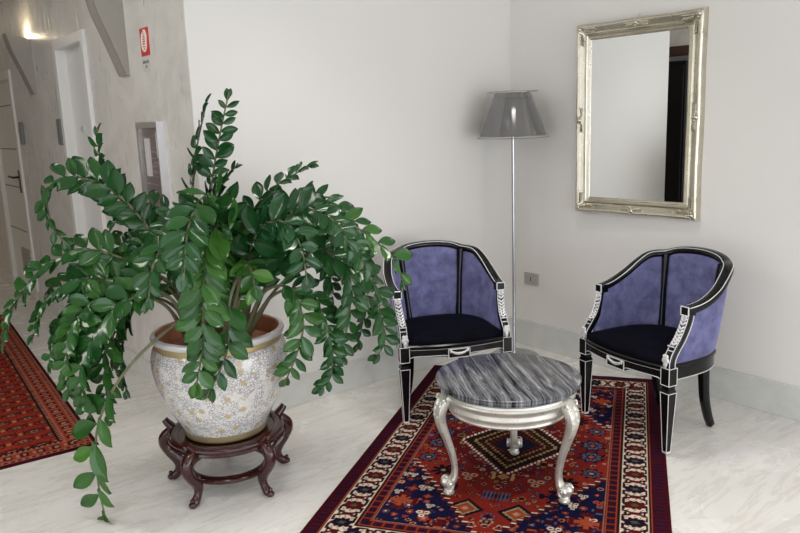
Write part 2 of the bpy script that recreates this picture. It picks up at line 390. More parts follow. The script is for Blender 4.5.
# door 1: narrow white door deep in a proud white casing
def casing(bm, D, proud, w, depth):
    y0, y1, zt = D[0] + .004, D[1] - .004, D[2] - .004
    box(bm, XC - proud, XC + depth, y0 - w, y0, 0, zt + w, bevel=0.004)
    box(bm, XC - proud, XC + depth, y1, y1 + w, 0, zt + w, bevel=0.004)
    box(bm, XC - proud, XC + depth, y0, y1, zt, zt + w, bevel=0.004)
bm = BM(); box(bm, XC + 0.045, XC + 0.085, D1[0], D1[1], 0.005, D1[2]); d1 = struct('door_1', bm, M['white_paint'])
bm = BM(); casing(bm, D1, 0.022, 0.065, 0.10); obj('door_frame', bm, M['white_paint'], d1, False)
bm = BM(); box(bm, XC + .03, XC + .045, D1[0] + .335, D1[0] + .36, 1.50, 1.53); obj('door_latch', bm, M['alu'], d1, False)
bm = BM(); box(bm, XC + 0.02, XC + 0.06, D2[0], D2[1], 0.005, D2[2]); d2 = struct('door_2', bm, M['door_paint'])
bm = BM(); casing(bm, D2, 0.018, 0.07, 0.06); obj('door_frame', bm, M['door_paint'], d2, False)
for z in (0.62, 1.02, 1.36, 1.74):
    bm = BM(); box(bm, XC + .0165, XC + .0201, D2[0] + .02, D2[1] - .02, z, z + .012); obj('door_groove', bm, M['groove'], d2, False)
bm = BM(); box(bm, XC + .008, XC + .0201, D2[0] + .15, D2[0] + .21, .98, 1.18, bevel=.003)
tube(bm, [(XC + .01, D2[0] + .18, 1.12), (XC - .04, D2[0] + .18, 1.12)], .01)
tube(bm, [(XC - .04, D2[0] + .17, 1.12), (XC - .045, D2[0] + .32, 1.125)], .010); obj('door_handle', bm, M['black_plastic'], d2)
bm = BM(); box(bm, XC + .012, XC + .0201, D2[0] + .16, D2[0] + .50, .24, .46)
for k in range(7): box(bm, XC + .006, XC + .012, D2[0] + .17, D2[0] + .49, .255 + k * .028, .268 + k * .028)
obj('door_vent', bm, M['steel_grey'], d2, False)

# dark cabinet and timber beam further down the corridor (seen in the mirror)
cab = thing('tall_cabinet', 'tall black cabinet standing against the opposite corridor wall', 'cabinet', (-4.87, 2.6, 0))
bm = BM(); box(bm, -.26, .26, -1.5, 1.5, 0, 2.05, bevel=.006); obj('cabinet_body', bm, M['dark'], cab, False)
for y in (-.745, .745):
    bm = BM(); box(bm, .26, .285, y - .735, y + .735, .06, 2.0, bevel=.004); dd = obj('cabinet_door', bm, M['dark'], cab, False)
    bm = BM(); s = -1 if y > 0 else 1
    tube(bm, [(.31, y + s * .68, .95), (.31, y + s * .68, 1.15)], .007); box(bm, .285, .31, y + s * .68 - .004, y + s * .68 + .004, 1.0, 1.01); obj('cabinet_handle', bm, M['alu'], dd)
bm = BM(); box(bm, -5.15, -4.9, 0.9, 4.3, 2.14, 2.24); struct('trim_1', bm, M['brown_wood'])
t_ = None

# wall sconces: half-bowl plaster shells with a lamp inside
def sconce(y0, L, label, zb=1.79, zt=2.20, lit=True):
    s = thing('wall_sconce', label, 'wall light', (XC, y0, 0), 0, 'shell sconces on the corridor wall')
    bm = BM(); n = 16; th = .014
    cur = cr([(-.165, zt + .03), (-.135, zt - .09), (-.090, zt - .21), (-.018, zb)], 6)
    def plate(ya, yb):
        pts = [(-.0005, zt - .01)] + [tuple(p) for p in cur] + [(-.0005, zb)]
        A = [bm.verts.new((x, ya, z)) for x, z in pts]; B = [bm.verts.new((x, yb, z)) for x, z in pts]
        bm.faces.new(A); bm.faces.new(B[::-1])
        for i in range(len(A)): j = (i + 1) % len(A); bm.faces.new((A[i], A[j], B[j], B[i]))
    plate(0, th); plate(L - th, L)
    outer = [Vector((p[0], 0, p[1])) for p in cur]; rows = []
    for i, p in enumerate(outer):
        T = (outer[min(i + 1, len(outer) - 1)] - outer[max(i - 1, 0)]).normalized(); nn = Vector((T.z, 0, -T.x)); nn = nn if nn.x > 0 else -nn
        q = p + nn * th
        rows.append([bm.verts.new(v) for v in ((p.x, th * .5, p.z), (p.x, L - th * .5, p.z), (min(q.x, -.001), L - th * .5, q.z), (min(q.x, -.001), th * .5, q.z))])
    for i in range(len(rows) - 1):
        for j in range(4): bm.faces.new((rows[i][j], rows[i][(j + 1) % 4], rows[i + 1][(j + 1) % 4], rows[i + 1][j]))
    bm.faces.new(rows[0]); bm.faces.new(rows[-1][::-1])
    obj('sconce_shell', bm, M['grey_paint'], s)
    bm = BM(); blob(bm, (-.06, L * .5, zt - .10), (.025, .025, .045)); o = obj('bulb', bm, M['bulb'], s)
    if lit:
        d = bpy.data.lights.new('sconce_lamp', 'POINT'); d.energy = 2.5; d.color = (1, .82, .55); d.shadow_soft_size = .03
        lo = bpy.data.objects.new('sconce_lamp', d); COL.objects.link(lo); lo.parent = s; lo.location = (-.07, L * .5, zt + .0)
t = NT('warm_bulb'); t.set(Base_Color=(1, .9, .7), Emission_Color=(1, .82, .55), Emission_Strength=12.0); M['bulb'] = t.m
sconce(2.87, 0.13, 'grey shell wall sconce between the two doors, lit from inside')
sconce(0.80, 0.13, 'grey shell wall sconce nearest the corner, cut by the top edge of the photo', lit=False)

# sign and label
sg = thing('wall_sign', 'small red fire hose sign with a white coil, above the slim wall cabinet', 'sign', (XC, 0.53, 1.87))
bm = BM(); box(bm, -.004, 0, -.058, .058, 0, .137); obj('sign_plate', bm, M['red_sign'], sg, False)
bm = BM()
ov = [(.030 * math.cos(a), .005 + .047 * math.sin(a)) for a in np.linspace(0, 2 * PI, 28, endpoint=False)]
tube(bm, [(-.0055, -p[0], .063 + p[1]) for p in ov], .005, 6, closed=True)
for k in range(6): box(bm, -.0065, -.004, -.024, .024, .036 + k * .0125, .042 + k * .0125)
tube(bm, [(-.0055, -.030, .07), (-.0055, -.036, .10), (-.0055, -.022, .122), (-.0055, .0, .125)], .005, 6)
obj('hose_symbol', bm, M['white_sign'], sg)
lb = thing('wall_label', 'small pale printed label just below the red fire hose sign', 'label', (XC, 0.535, 1.79))
bm = BM(); box(bm, -.0025, 0, -.05, .05, 0, .068); obj('label_plate', bm, M['label_print'], lb, False)
def text(body, size, loc, rot, mat, parent, name='lettering'):
    cu = bpy.data.curves.new(name, 'FONT'); cu.body = body; cu.size = size; cu.align_x = 'CENTER'; cu.extrude = .0004
    o = bpy.data.objects.new(name, cu); COL.objects.link(o); o.location = loc; o.rotation_euler = rot
    dg = bpy.context.evaluated_depsgraph_get(); me = bpy.data.meshes.new_from_object(o.evaluated_get(dg))
    bpy.data.objects.remove(o); o2 = bpy.data.objects.new(name, me); COL.objects.link(o2); o2.location = loc; o2.rotation_euler = rot
    me.materials.clear(); me.materials.append(mat); o2.parent = parent; return o2
text('IDRANTE', .022, (-.0032, 0, .042), (PI / 2, 0, -PI / 2), M['grey_ink'], lb)
text('58', .022, (-.0032, 0, .018), (PI / 2, 0, -PI / 2), M['grey_ink'], lb)

# slim hose cabinet with glass front
fc = thing('wall_cabinet', 'slim grey framed wall cabinet with glass front and painted brown reflection, under the red sign', 'cabinet', (XC, 0.545, 0.95))
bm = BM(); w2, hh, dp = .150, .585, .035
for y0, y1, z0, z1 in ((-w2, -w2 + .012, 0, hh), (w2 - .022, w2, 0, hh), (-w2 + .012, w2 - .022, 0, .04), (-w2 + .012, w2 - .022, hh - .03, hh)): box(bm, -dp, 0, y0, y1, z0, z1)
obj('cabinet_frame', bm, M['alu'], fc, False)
bm = BM(); box(bm, -dp - .001, 0, -w2 - .006, -w2, 0, hh); obj('side_panel', bm, M['alu_lit'], fc, False, label='side panel painted white as if lit')
bm = BM(); box(bm, -.012, -.002, -w2 + .012, w2 - .022, .04, hh - .03); obj('back_panel', bm, M['slat_reflection'], fc, False)
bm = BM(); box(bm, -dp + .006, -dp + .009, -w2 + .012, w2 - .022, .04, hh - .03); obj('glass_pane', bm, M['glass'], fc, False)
bm = BM(); box(bm, -.015, -.0125, .02, .10, .30, .50); box(bm, -.015, -.0125, -.13, -.07, .40, .53); obj('reflection', bm, M['label_print'], fc, False, label='pale painted notice')  # pale shapes of the glass reflection, built as flat cards

for y, z, lab in ((3.50, 1.50, 'small dark wall plate beside the far door'), (2.31, 1.50, 'small dark wall plate beside the nearer white door')):
    bm = BM(); box(bm, -.02, 0, -.045, .045, -.09, .09, bevel=.004)
    o = tag(obj('wall_plate', bm, M['plate_dark'], None, False), lab, 'switch', 'wall plates in the corridor'); o.location = (XC, y, z)

# socket on the right wall
so = thing('wall_socket', 'small grey wall socket plate beside the floor lamp', 'socket', (0, -.176, .415))
bm = BM(); box(bm, -.010, 0, -.060, .060, 0, .078, bevel=.003); pl = obj('socket_plate', bm, M['steel_grey'], so, False)
bm = BM(); box(bm, -.0125, -.010, -.033, .033, .014, .064, bevel=.001); obj('socket_insert', bm, M['steel_grey'], so, False)
bm = BM(); box(bm, -.0135, -.0122, -.003, .003, .024, .054); obj('socket_key', bm, M['black_plastic'], so, False)

# ------------------------------------------------------------------ rugs (woven pattern held per vertex)
def rug_object(name, label, w, l, paint, loc, rotz, cell, group=None):
    nx, ny = int(w / cell), int(l / cell)
    S, T = np.meshgrid((np.arange(nx + 1)) * w / nx, (np.arange(ny + 1)) * l / ny)
    colr = paint(S, T)
    rng = np.random.default_rng(3)
    colr = np.clip(colr * (1 + rng.normal(0, .10, S.shape))[..., None], 0, 1)
    X = S - w / 2; Y = T - l / 2
    edge = np.minimum(np.minimum(S, w - S), np.minimum(T, l - T))
    Z = 0.009 + 0.0006 * np.sin(S * 40) * np.sin(T * 33) - np.clip(0.006 - edge, 0, .006)
    V = np.stack([X, Y, Z], -1).reshape(-1, 3)
    idx = np.arange((nx + 1) * (ny + 1)).reshape(ny + 1, nx + 1)
    Fq = np.stack([idx[:-1, :-1], idx[:-1, 1:], idx[1:, 1:], idx[1:, :-1]], -1).reshape(-1, 4)
    # skirt down to the floor
    rim = np.concatenate([idx[0, :], idx[1:, -1], idx[-1, -2::-1], idx[-2:0:-1, 0]])
    VB = V[rim].copy(); VB[:, 2] = 0.0005; base = len(V)
    k = np.arange(len(rim)); k2 = (k + 1) % len(rim)
    Fs = np.stack([rim[k2], rim[k], base + k, base + k2], -1)
    allV = np.concatenate([V, VB]); allF = np.concatenate([Fq, Fs])
    me = bpy.data.meshes.new(name)
    me.vertices.add(len(allV)); me.vertices.foreach_set('co', allV.astype(np.float32).ravel())
    me.loops.add(allF.size); me.loops.foreach_set('vertex_index', allF.astype(np.int32).ravel())
    me.polygons.add(len(allF)); me.polygons.foreach_set('loop_start', np.arange(0, allF.size, 4, dtype=np.int32))
    me.update(calc_edges=True); me.validate()
    ca = me.color_attributes.new('weave', 'FLOAT_COLOR', 'POINT')
    C = colr.reshape(-1, 3); C = np.concatenate([C, C[rim]]); C = np.concatenate([C, np.ones((len(C), 1))], 1)
    ca.data.foreach_set('color', C.astype(np.float32).ravel())
    t = NT(name + '_wool'); at = t.node('ShaderNodeAttribute'); at.attribute_name = 'weave'
    n1 = t.noise(t.coords(), 380, 2); n2 = t.noise(t.coords(), 6, 3)
    c = t.mix(0.35, at.outputs['Color'], t.ramp(n2, [(0.3, 0.35), (0.7, 0.62)]), 'OVERLAY')
    t.set(Base_Color=c, Roughness=0.9, Specular_IOR_Level=0.04); t.bump(n1, .5, .003)
    me.materials.append(t.m)
    o = bpy.data.objects.new(name, me); COL.objects.link(o); o.location = loc; o.rotation_euler = (0, 0, rotz)
    for p in me.polygons: p.use_smooth = True
    return tag(o, label, 'rug', group)

CR = dict(red=(.200, .018, .011), dred=(.075, .006, .007), maroon=(.045, .0035, .007), navy=(.006, .006, .030), dnavy=(.006, .005, .018),
          black=(.008, .006, .006), ivory=(.62, .51, .41), gold=(.34, .20, .08), orange=(.30, .055, .022), blue=(.07, .08, .135), pink=(.42, .21, .14), green=(.07, .075, .035))
def setc(img, m, name, a=1.0): img[m] = img[m] * (1 - a) + np.array(CR[name]) * a
def main_rug(S, T):
    W, L = S.max(), T.max(); img = np.zeros(S.shape + (3,)); img[:] = CR['maroon']
    e = np.minimum(np.minimum(S, W - S), np.minimum(T, L - T))
    horiz = (np.minimum(T, L - T) < np.minimum(S, W - S))
    along = np.where(horiz, S, T); ph = lambda per: (along % per) / per
    # outer guard: small hooks
    g = e < .073; setc(img, g & (e > .010), 'maroon')
    q = (np.abs(e - .040) < .020)
    h = q & (((ph(.028) < .35)) | (np.abs(e - .040) < .0035)); setc(img, h & (ph(.056) < .6), 'navy'); setc(img, q & (ph(.028) > .6) & (ph(.028) < .8), 'dred')
    setc(img, np.abs(e - .068) < .0025, 'orange')
    # ivory border with rows of leafy medallions and hooked bars
    b0, b1 = .073, .185; m = (e >= b0) & (e < b1); setc(img, m, 'ivory')
    c = (e - (b0 + b1) / 2) / ((b1 - b0) / 2); per = .13
    a = (along / per); k = np.floor(a).astype(int); f = (a - k) * 2 - 1
    rr = np.sqrt((f / .50) ** 2 + (c / .80) ** 2) + .12 * np.sin(8 * np.arctan2(c, f))
    setc(img, m & (rr < 1.0), 'maroon'); setc(img, m & (rr < .82) & (k % 2 == 0), 'dred'); setc(img, m & (rr < .82) & (k % 2 == 1), 'dnavy')
    setc(img, m & (rr < .28), 'green')
    fx = 1 - np.abs(f)     # distance to cell edge
    diag = np.abs(fx - np.abs(c) * .36) < .10
    setc(img, m & diag & (np.abs(c) < .95), 'maroon'); setc(img, m & (fx < .16) & (np.abs(c) < .40), 'dred'); setc(img, m & (np.abs(np.abs(c) - .62) < .07) & (fx < .34), 'black')
    hk = (np.abs(np.abs(c) - .78) < .10) & (np.abs(f) > .18) & (np.abs(f) < .62); setc(img, m & hk, 'black')
    hk = (np.abs(np.sin(c * 7 + f * 5)) < .22) & (np.abs(f) > .42) & (rr > 1.1); setc(img, m & hk & (np.abs(c) < .9), 'dred')
    setc(img, (np.abs(e - b0) < .004), 'black'); setc(img, (np.abs(e - b1) < .004), 'black')
    setc(img, (np.abs(e - b0 - .005) < .002) | (np.abs(e - b1 + .005) < .002), 'ivory')
    # inner guard
    g = (e >= b1 + .004) & (e < .242); setc(img, g, 'dred'); q = g & (np.abs(e - .214) < .017)
    setc(img, q, 'maroon'); setc(img, q & (ph(.022) < .42), 'orange', .45); setc(img, q & (ph(.044) < .2), 'navy')
    setc(img, np.abs(e - .196) < .0022, 'orange'); setc(img, np.abs(e - .233) < .0022, 'orange'); setc(img, np.abs(e - .241) < .0025, 'pink', .6)
    # field
    F = e >= .243; setc(img, F, 'red')
    u, v = S - W / 2, T - L / 2; hw, hl = W / 2 - .243, L / 2 - .243
    # red hexagon edge in steps
    st = .022; us = np.floor(np.abs(u) / st) * st
    lim = hl + .03 - us / hw * (hl - .20)
    navy = F & (np.abs(v) > lim)
    setc(img, F & (np.abs(v) > lim - .009), 'ivory'); setc(img, F & (np.abs(v) > lim - .002), 'black')
    setc(img, F & (np.abs(v) > lim + .006), 'dred'); nv = F & (np.abs(v) > lim + .020); setc(img, nv, 'navy')
    rng = np.random.default_rng(11)
    # abrash: dark centre cloud inside red
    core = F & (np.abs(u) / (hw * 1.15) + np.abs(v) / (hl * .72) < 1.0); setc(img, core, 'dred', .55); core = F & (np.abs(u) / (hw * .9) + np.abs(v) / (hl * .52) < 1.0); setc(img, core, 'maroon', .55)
    def stamp(cu, cv, kind, r, cols, mask):
        du, dv = u - cu, v - cv; d = np.hypot(du, dv); an = np.arctan2(dv, du)
        near = mask & (d < r * 1.5)
        if kind == 'flower':
            p = r * (.62 + .38 * np.abs(np.cos(an * 3))); setc(img, near & (d < p), cols[0]); setc(img, near & (d < p * .72), cols[1]); setc(img, near & (d < r * .22), cols[2])
        elif kind == 'cross':
            setc(img, near & ((np.abs(du) < r * .16) | (np.abs(dv) < r * .16)) & (d < r), cols[0])
            setc(img, near & (np.abs(np.abs(du) - r * .8) < r * .15) & (np.abs(dv) < r * .38), cols[1])
            setc(img, near & (np.abs(np.abs(dv) - r * .8) < r * .15) & (np.abs(du) < r * .38), cols[1])
            setc(img, near & (np.abs(np.abs(du) - np.abs(dv)) < r * .10) & (d < r * .62), cols[0])
        elif kind == 'diamond':
            q = np.abs(du) + np.abs(dv); setc(img, mask & (q < r), cols[0]); setc(img, mask & (np.abs(q - r * .62) < r * .10), cols[1]); setc(img, mask & (q < r * .5), 'orange'); setc(img, mask & (q < r * .22), cols[2])
        elif kind == 'dots':
            for i in range(3):
                ox, oy = r * .55 * math.cos(i * 2.1 + .5), r * .55 * math.sin(i * 2.1 + .5)
                dd = np.hypot(du - ox, dv - oy); setc(img, mask & (dd < r * .42), cols[0]); setc(img, mask & (dd < r * .18), cols[1])
        elif kind == 'star':
            q = np.maximum(np.abs(du), np.abs(dv)); w = (np.abs(np.sin(an * 4)) * .5 + .5) * r
            setc(img, near & (d < w), cols[0]); setc(img, near & (np.abs(d - w * .62) < r * .10), cols[1]); setc(img, near & (d < r * .2), cols[2])
        elif kind == 'comb':
            setc(img, near & (np.abs(dv) < r * .22) & (np.abs(du) < r), cols[0])
            setc(img, near & (np.abs(dv) < r * .6) & (np.abs(((du / r * 4) % 1) - .5) < .18) & (np.abs(du) < r), cols[1])
    redm = F & (np.abs(v) < lim - .02)
    lozh, lozw = .285, .225
    used = []
    def free(cu, cv, r):
        if any(math.hypot(cu - a, cv - b) < (r + c_) * .92 for a, b, c_ in used): return False
        used.append((cu, cv, r)); return True
    # fixed figures
    for sy in (1, -1):
        for sx in (1, -1):
            for cu, cv, kd, r, cols in ((.10, .62, 'diamond', .075, ('dnavy', 'gold', 'pink')), (.345, .06, 'star', .060, ('dnavy', 'blue', 'orange')), (.355, .22, 'star', .050, ('dnavy', 'blue', 'gold')),
                                        (.14, .355, 'dots', .040, ('pink', 'black', 'black')), (.26, .33, 'star', .055, ('black', 'dnavy', 'gold')), (.22, .46, 'cross', .055, ('navy', 'dnavy', 'blue')),
                                        (.335, .37, 'dots', .030, ('dnavy', 'orange', 'navy')), (.06, .74, 'flower', .030, ('pink', 'dnavy', 'gold'))):
                if free(sx * cu, sy * cv, r): stamp(sx * cu, sy * cv, kd, r, cols, redm)
        stamp(0, sy * .50, 'comb', .06, ('dnavy', 'blue', 'navy'), redm); used.append((0, sy * .5, .06))
        stamp(0, sy * .70, 'flower', .028, ('pink', 'dnavy', 'gold'), redm)
    inl = lambda x, y, k=1.08: abs(x) / lozw + abs(y) / lozh < k
    for _ in range(2600):
        r = rng.choice([.012, .014, .018, .022, .030]); cu, cv = rng.uniform(-hw, hw), rng.uniform(-hl, hl)
        if inl(cu, cv, 1.15): continue
        inside = abs(cv) < hl + .03 - abs(cu) / hw * (hl - .20) - .02
        if not free(cu, cv, r): continue
        kd = rng.choice(['flower', 'cross', 'dots', 'star', 'diamond'])
        if inside: cols = [('dnavy', 'pink', 'black'), ('black', 'gold', 'dnavy'), ('dnavy', 'blue', 'gold'), ('maroon', 'pink', 'dnavy')][rng.integers(4)]
        else: cols = [('dred', 'orange', 'pink'), ('orange', 'dred', 'pink'), ('maroon', 'blue', 'ivory'), ('dred', 'pink', 'navy')][rng.integers(4)]
        if kd == 'diamond': kd = 'star'
        if not inside and rng.random() < .12: kd, cols, r = 'dots', ('ivory', 'dred', 'dred'), max(r, .02)
        stamp(cu, cv, kd, r, cols, redm if inside else nv)
    # larger cross figures in the navy corners
    for sy in (1, -1):
        for sx in (1, -1):
            stamp(sx * .36, sy * .62, 'cross', .070, ('orange', 'dred', 'pink'), nv); stamp(sx * .25, sy * .70, 'dots', .030, ('ivory', 'dred', 'navy'), nv)
            stamp(sx * .30, sy * .50, 'dots', .026, ('ivory', 'dred', 'navy'), nv); stamp(sx * .17, sy * .75, 'cross', .04, ('dred', 'orange', 'pink'), nv)
    # central lozenge in steps
    vs_ = np.floor(np.abs(v) / .018) * .018; q = np.abs(u) / lozw + vs_ / lozh
    setc(img, q < 1.10, 'ivory', .9); setc(img, q < 1.055, 'dred'); setc(img, q < 1.0, 'black'); setc(img, (q < .84) & (q > .78), 'gold', .7)
    setc(img, (q < .70) & (q > .40) & ((np.floor(u / .012) + np.floor(v / .012)) % 3 == 0), 'dred'); setc(img, (q < .62) & (q > .575), 'gold', .5); setc(img, q < .36, 'dnavy'); 
    for dv in (-.07, 0, .07): stamp(0, dv, 'flower', .022, ('ivory', 'dred', 'gold'), q < .7)
    for sy in (1, -1):    # pendants
        m2 = (np.abs(u) < .05) & (np.abs(v * sy - lozh - .045) < .03); setc(img, m2 & (np.abs(np.abs(u) - .04) < .006), 'gold'); stamp(0, sy * (lozh + .045), 'diamond', .035, ('black', 'gold', 'gold'), F)
    return img
TLr = Vector((-.70789, -.00948)); Wd = Vector((.553456, -.832878)); Ld = Vector((-.832878, -.553456))
RW, RL = 1.32, 2.06
TLr = TLr + Ld * .03
ctr = TLr + Wd * RW / 2 + Ld * RL / 2
# local x follows Wd, local y must be Ld rotated: Wd x Ld is negative, so local y = -Ld (pattern is symmetric)
rug_object('oriental_rug', 'large red and navy patterned oriental rug with ivory border under the round table', RW, RL, main_rug, (ctr.x + .012, ctr.y - .010, 0), math.atan2(Wd.y, Wd.x) + math.radians(.6), .004)

def hall_rug(S, T):
    W, L = S.max(), T.max(); img = np.zeros(S.shape + (3,)); img[:] = CR['dred']
    img[:] = (.27, .028, .016); e = np.minimum(np.minimum(S, W - S), np.minimum(T, L - T))
    horiz = (np.minimum(T, L - T) < np.minimum(S, W - S)); along = np.where(horiz, S, T); ph = lambda per: (along % per) / per
    setc(img, e < .02, 'maroon'); setc(img, (e > .02) & (e < .05), 'pink', .55); setc(img, (e > .025) & (e < .045) & (ph(.03) < .5), 'dred')
    m = (e >= .05) & (e < .125); setc(img, m, 'orange', .7); setc(img, m & (np.abs(ph(.07) - .5) < .26) & (np.abs(e - .0875) < .022), 'dnavy', .9); setc(img, m & (np.abs(ph(.07) - .5) < .12) & (np.abs(e - .0875) < .011), 'pink')
    setc(img, m & (np.abs(ph(.07)) < .16) & (np.abs(e - .0875) < .02), 'pink', .8)
    setc(img, (e >= .125) & (e < .15), 'pink', .6); setc(img, (e >= .13) & (e < .145) & (ph(.024) < .5), 'dred'); setc(img, np.abs(e - .153) < .004, 'black')
    F = e >= .157
    px, py = .13, .105
    row = np.floor(T / py); us = (S + (row % 2) * px / 2) % px - px / 2; vs = T % py - py / 2
    d = np.hypot(us / 1.25, vs); setc(img, F & (d < .040), 'maroon'); setc(img, F & (d < .034), 'orange', .8); setc(img, F & (d < .023), 'dred'); setc(img, F & (d < .016), 'pink'); setc(img, F & (d < .009), 'dnavy')
    arc = np.abs(np.hypot(us, vs + .03) - .055) < .0045; setc(img, F & arc & (vs > -.01), 'black', .8)
    arc = np.abs(np.hypot(us, vs - .045) - .05) < .004; setc(img, F & arc & (np.abs(us) < .05), 'dnavy', .7)
    setc(img, F & (np.abs(np.abs(us) - px / 2) < .007) & (np.abs(vs) < .016), 'gold')
    return img
rug_object('hallway_rug', 'worn red rug with rows of small curls in the hallway behind the plant', 1.4, 3.3, hall_rug, (-3.27, 1.91, 0), -.065, .006)

# ------------------------------------------------------------------ wall mirror
def frame_mesh(prof, y0, y1, z0, z1, sub=40, wav=0.0):
    """prof: list of (outward offset, height off wall, wave factor). frame in plane x = -height"""
    bm = BM()
    cor = [(y0, z0), (y1, z0), (y1, z1), (y0, z1)]
    nrm = [(0, -1), (1, 0), (0, 1), (-1, 0)]
    for s in range(4):
        a, b = cor[s], cor[(s + 1) % 4]; L = math.hypot(b[0] - a[0], b[1] - a[1]); d = ((b[0] - a[0]) / L, (b[1] - a[1]) / L); n = nrm[s]
        rows = []
        for i in range(sub + 1):
            t = i / sub; r = []
            for o, h, wf in prof:
                al = -o + t * (L + 2 * o); w = wav * wf * (math.cos(4 * PI * t) - 1) * .5
                r.append(bm.verts.new((-h, a[0] + d[0] * al + n[0] * (o + w), a[1] + d[1] * al + n[1] * (o + w))))
            rows.append(r)
        for i in range(sub):
            for j in range(len(prof) - 1): bm.faces.new((rows[i][j], rows[i + 1][j], rows[i + 1][j + 1], rows[i][j + 1]))
    bmesh.ops.remove_doubles(bm, verts=bm.verts, dist=1e-5)
    return bm
my0, my1, mz0, mz1 = -1.245, -.652, 1.017, 1.905
mir = thing('wall_mirror', 'large rectangular mirror in an ornate champagne silver frame on the right wall', 'mirror', (-.049, 0, 0), math.radians(2.1))
prof = [(-.006, .012, 0), (.0, .020, 0), (.006, .022, 0), (.010, .016, 0), (.016, .018, 0), (.022, .026, 0), (.028, .024, 0), (.032, .020, 0), (.040, .024, 0), (.052, .034, 0), (.062, .043, .3), (.070, .046, .8), (.076, .044, 1), (.081, .036, 1), (.085, .02, 1), (.086, .0005, 1)]
obj('mirror_frame', frame_mesh(prof, my0, my1, mz0, mz1, 48, .003), M['champagne'], mir, angle=60)
bm = BM(); box(bm, -.014, -.004, my0 - .01, my1 + .01, mz0 - .01, mz1 + .01); obj('mirror_glass', bm, M['mirror_glass'], mir, False)
def spray(bm, cy, cz, dirs, L=.075, h=.043, seed=0):
    rnd = random.Random(seed)
    for k, ang in enumerate(dirs):
        for j in range(5):
            a = ang; rr = L * (.35 + .13 * j)
            for q in (-1, 0, 1):
                aa = a + q * (.30 - .03 * j); blob(bm, (-h + .006 + .002 * abs(q), cy + rr * math.cos(aa), cz + rr * math.sin(aa)), (.007, .0135, .0052), Matrix.Rotation(aa + q * .6, 3, 'X'), u=8, v=5)
    blob(bm, (-h - .002, cy, cz), (.008, .012, .012), u=10, v=6)
    for k in range(5): blob(bm, (-h, cy + .016 * math.cos(k * 1.257), cz + .016 * math.sin(k * 1.257)), (.005, .007, .007), u=8, v=5)
cy_ = (my0 + my1) / 2; cz_ = (mz0 + mz1) / 2; off = .058
for (a, b, dd) in ((my0 - off, mz0 - off, (0, PI / 2)), (my1 + off, mz0 - off, (PI, PI / 2)), (my1 + off, mz1 + off, (PI, -PI / 2)), (my0 - off, mz1 + off, (0, -PI / 2))):
    bm = BM(); spray(bm, a, b, dd, .10, seed=int(a * 100)); obj('corner_carving', bm, M['champagne'], mir)
for (a, b, dd) in ((cy_, mz1 + off, (0, PI)), (cy_, mz0 - off, (0, PI)), (my0 - off, cz_, (PI / 2, -PI / 2)), (my1 + off, cz_, (PI / 2, -PI / 2))):
    bm = BM(); spray(bm, a, b, dd, .07, seed=int(b * 100)); obj('side_carving', bm, M['champagne'], mir)
bm = BM(); o = .0345
for a, b in (((my0 - o, mz0 - o), (my1 + o, mz0 - o)), ((my1 + o, mz0 - o), (my1 + o, mz1 + o)), ((my1 + o, mz1 + o), (my0 - o, mz1 + o)), ((my0 - o, mz1 + o), (my0 - o, mz0 - o))):
    L = math.hypot(b[0] - a[0], b[1] - a[1]); n = int(L / .011)
    for i in range(n):
        t_ = i / n; blob(bm, (-.0225, a[0] + (b[0] - a[0]) * t_, a[1] + (b[1] - a[1]) * t_), .0042, u=6, v=4)
obj('bead_moulding', bm, M['champagne'], mir)
bm = BM(); tube(bm, [(-.004, cy_ - .01, mz1 + .082), (-.006, cy_, mz1 + .105), (-.004, cy_ + .01, mz1 + .082)], .0025, 6); obj('hanging_hook', bm, M['alu'], mir)

# ------------------------------------------------------------------ floor lamp
lx, ly = -.255, -.255
lamp = thing('floor_lamp', 'slim chrome floor lamp with a silver conical shade in the corner', 'floor lamp', (lx, ly, 0))
bm = BM(); lathe(bm, [(.0, .001), (.150, .001), (.155, .004), (.155, .010), (.150, .014), (.03, .014)], 56); obj('base_plate', bm, M['acrylic'], lamp, label='round clear grey base plate')
bm = BM(); lathe(bm, [(.03, .0142), (.032, .018), (.022, .024), (.0125, .030), (.0095, .04), (.0095, 1.36), (.0095, 1.60), (.004, 1.605), (.0, 1.605)], 24, cap0=True); obj('pole', bm, M['chrome'], lamp)
bm = BM(); lathe(bm, [(.021, 1.43), (.021, 1.50), (.017, 1.505)], 20); blob(bm, (0, 0, 1.545), (.028, .028, .042)); obj('bulb', bm, M['white_paint'], lamp)
bm = BM(); lathe(bm, [(.196, 1.385), (.197, 1.383), (.1985, 1.385), (.107, 1.632), (.1055, 1.634), (.104, 1.632), (.196, 1.385)], 72); sh = obj('lamp_shade', bm, M['shade'], lamp)
bm = BM(); lathe(bm, [(.215, 1.372), (.216, 1.372), (.150, 1.640), (.149, 1.640), (.215, 1.372)], 72); obj('outer_film', bm, M['film'], sh)
bm = BM()
tube(bm, [(.2155 * math.cos(a), .2155 * math.sin(a), 1.372) for a in np.linspace(0, 2 * PI, 64, endpoint=False)], .0022, 6, closed=True)
obj('shade_ring', bm, M['chrome'], sh); bm = BM()
tube(bm, [(.1495 * math.cos(a), .1495 * math.sin(a), 1.640) for a in np.linspace(0, 2 * PI, 64, endpoint=False)], .0022, 6, closed=True)
for k in range(3):
    a = k * 2 * PI / 3 + .4; tube(bm, [(.009 * math.cos(a), .009 * math.sin(a), 1.60), (.107 * math.cos(a), .107 * math.sin(a), 1.628), (.149 * math.cos(a), .149 * math.sin(a), 1.640)], .002, 6)
obj('shade_ring', bm, M['chrome'], sh)

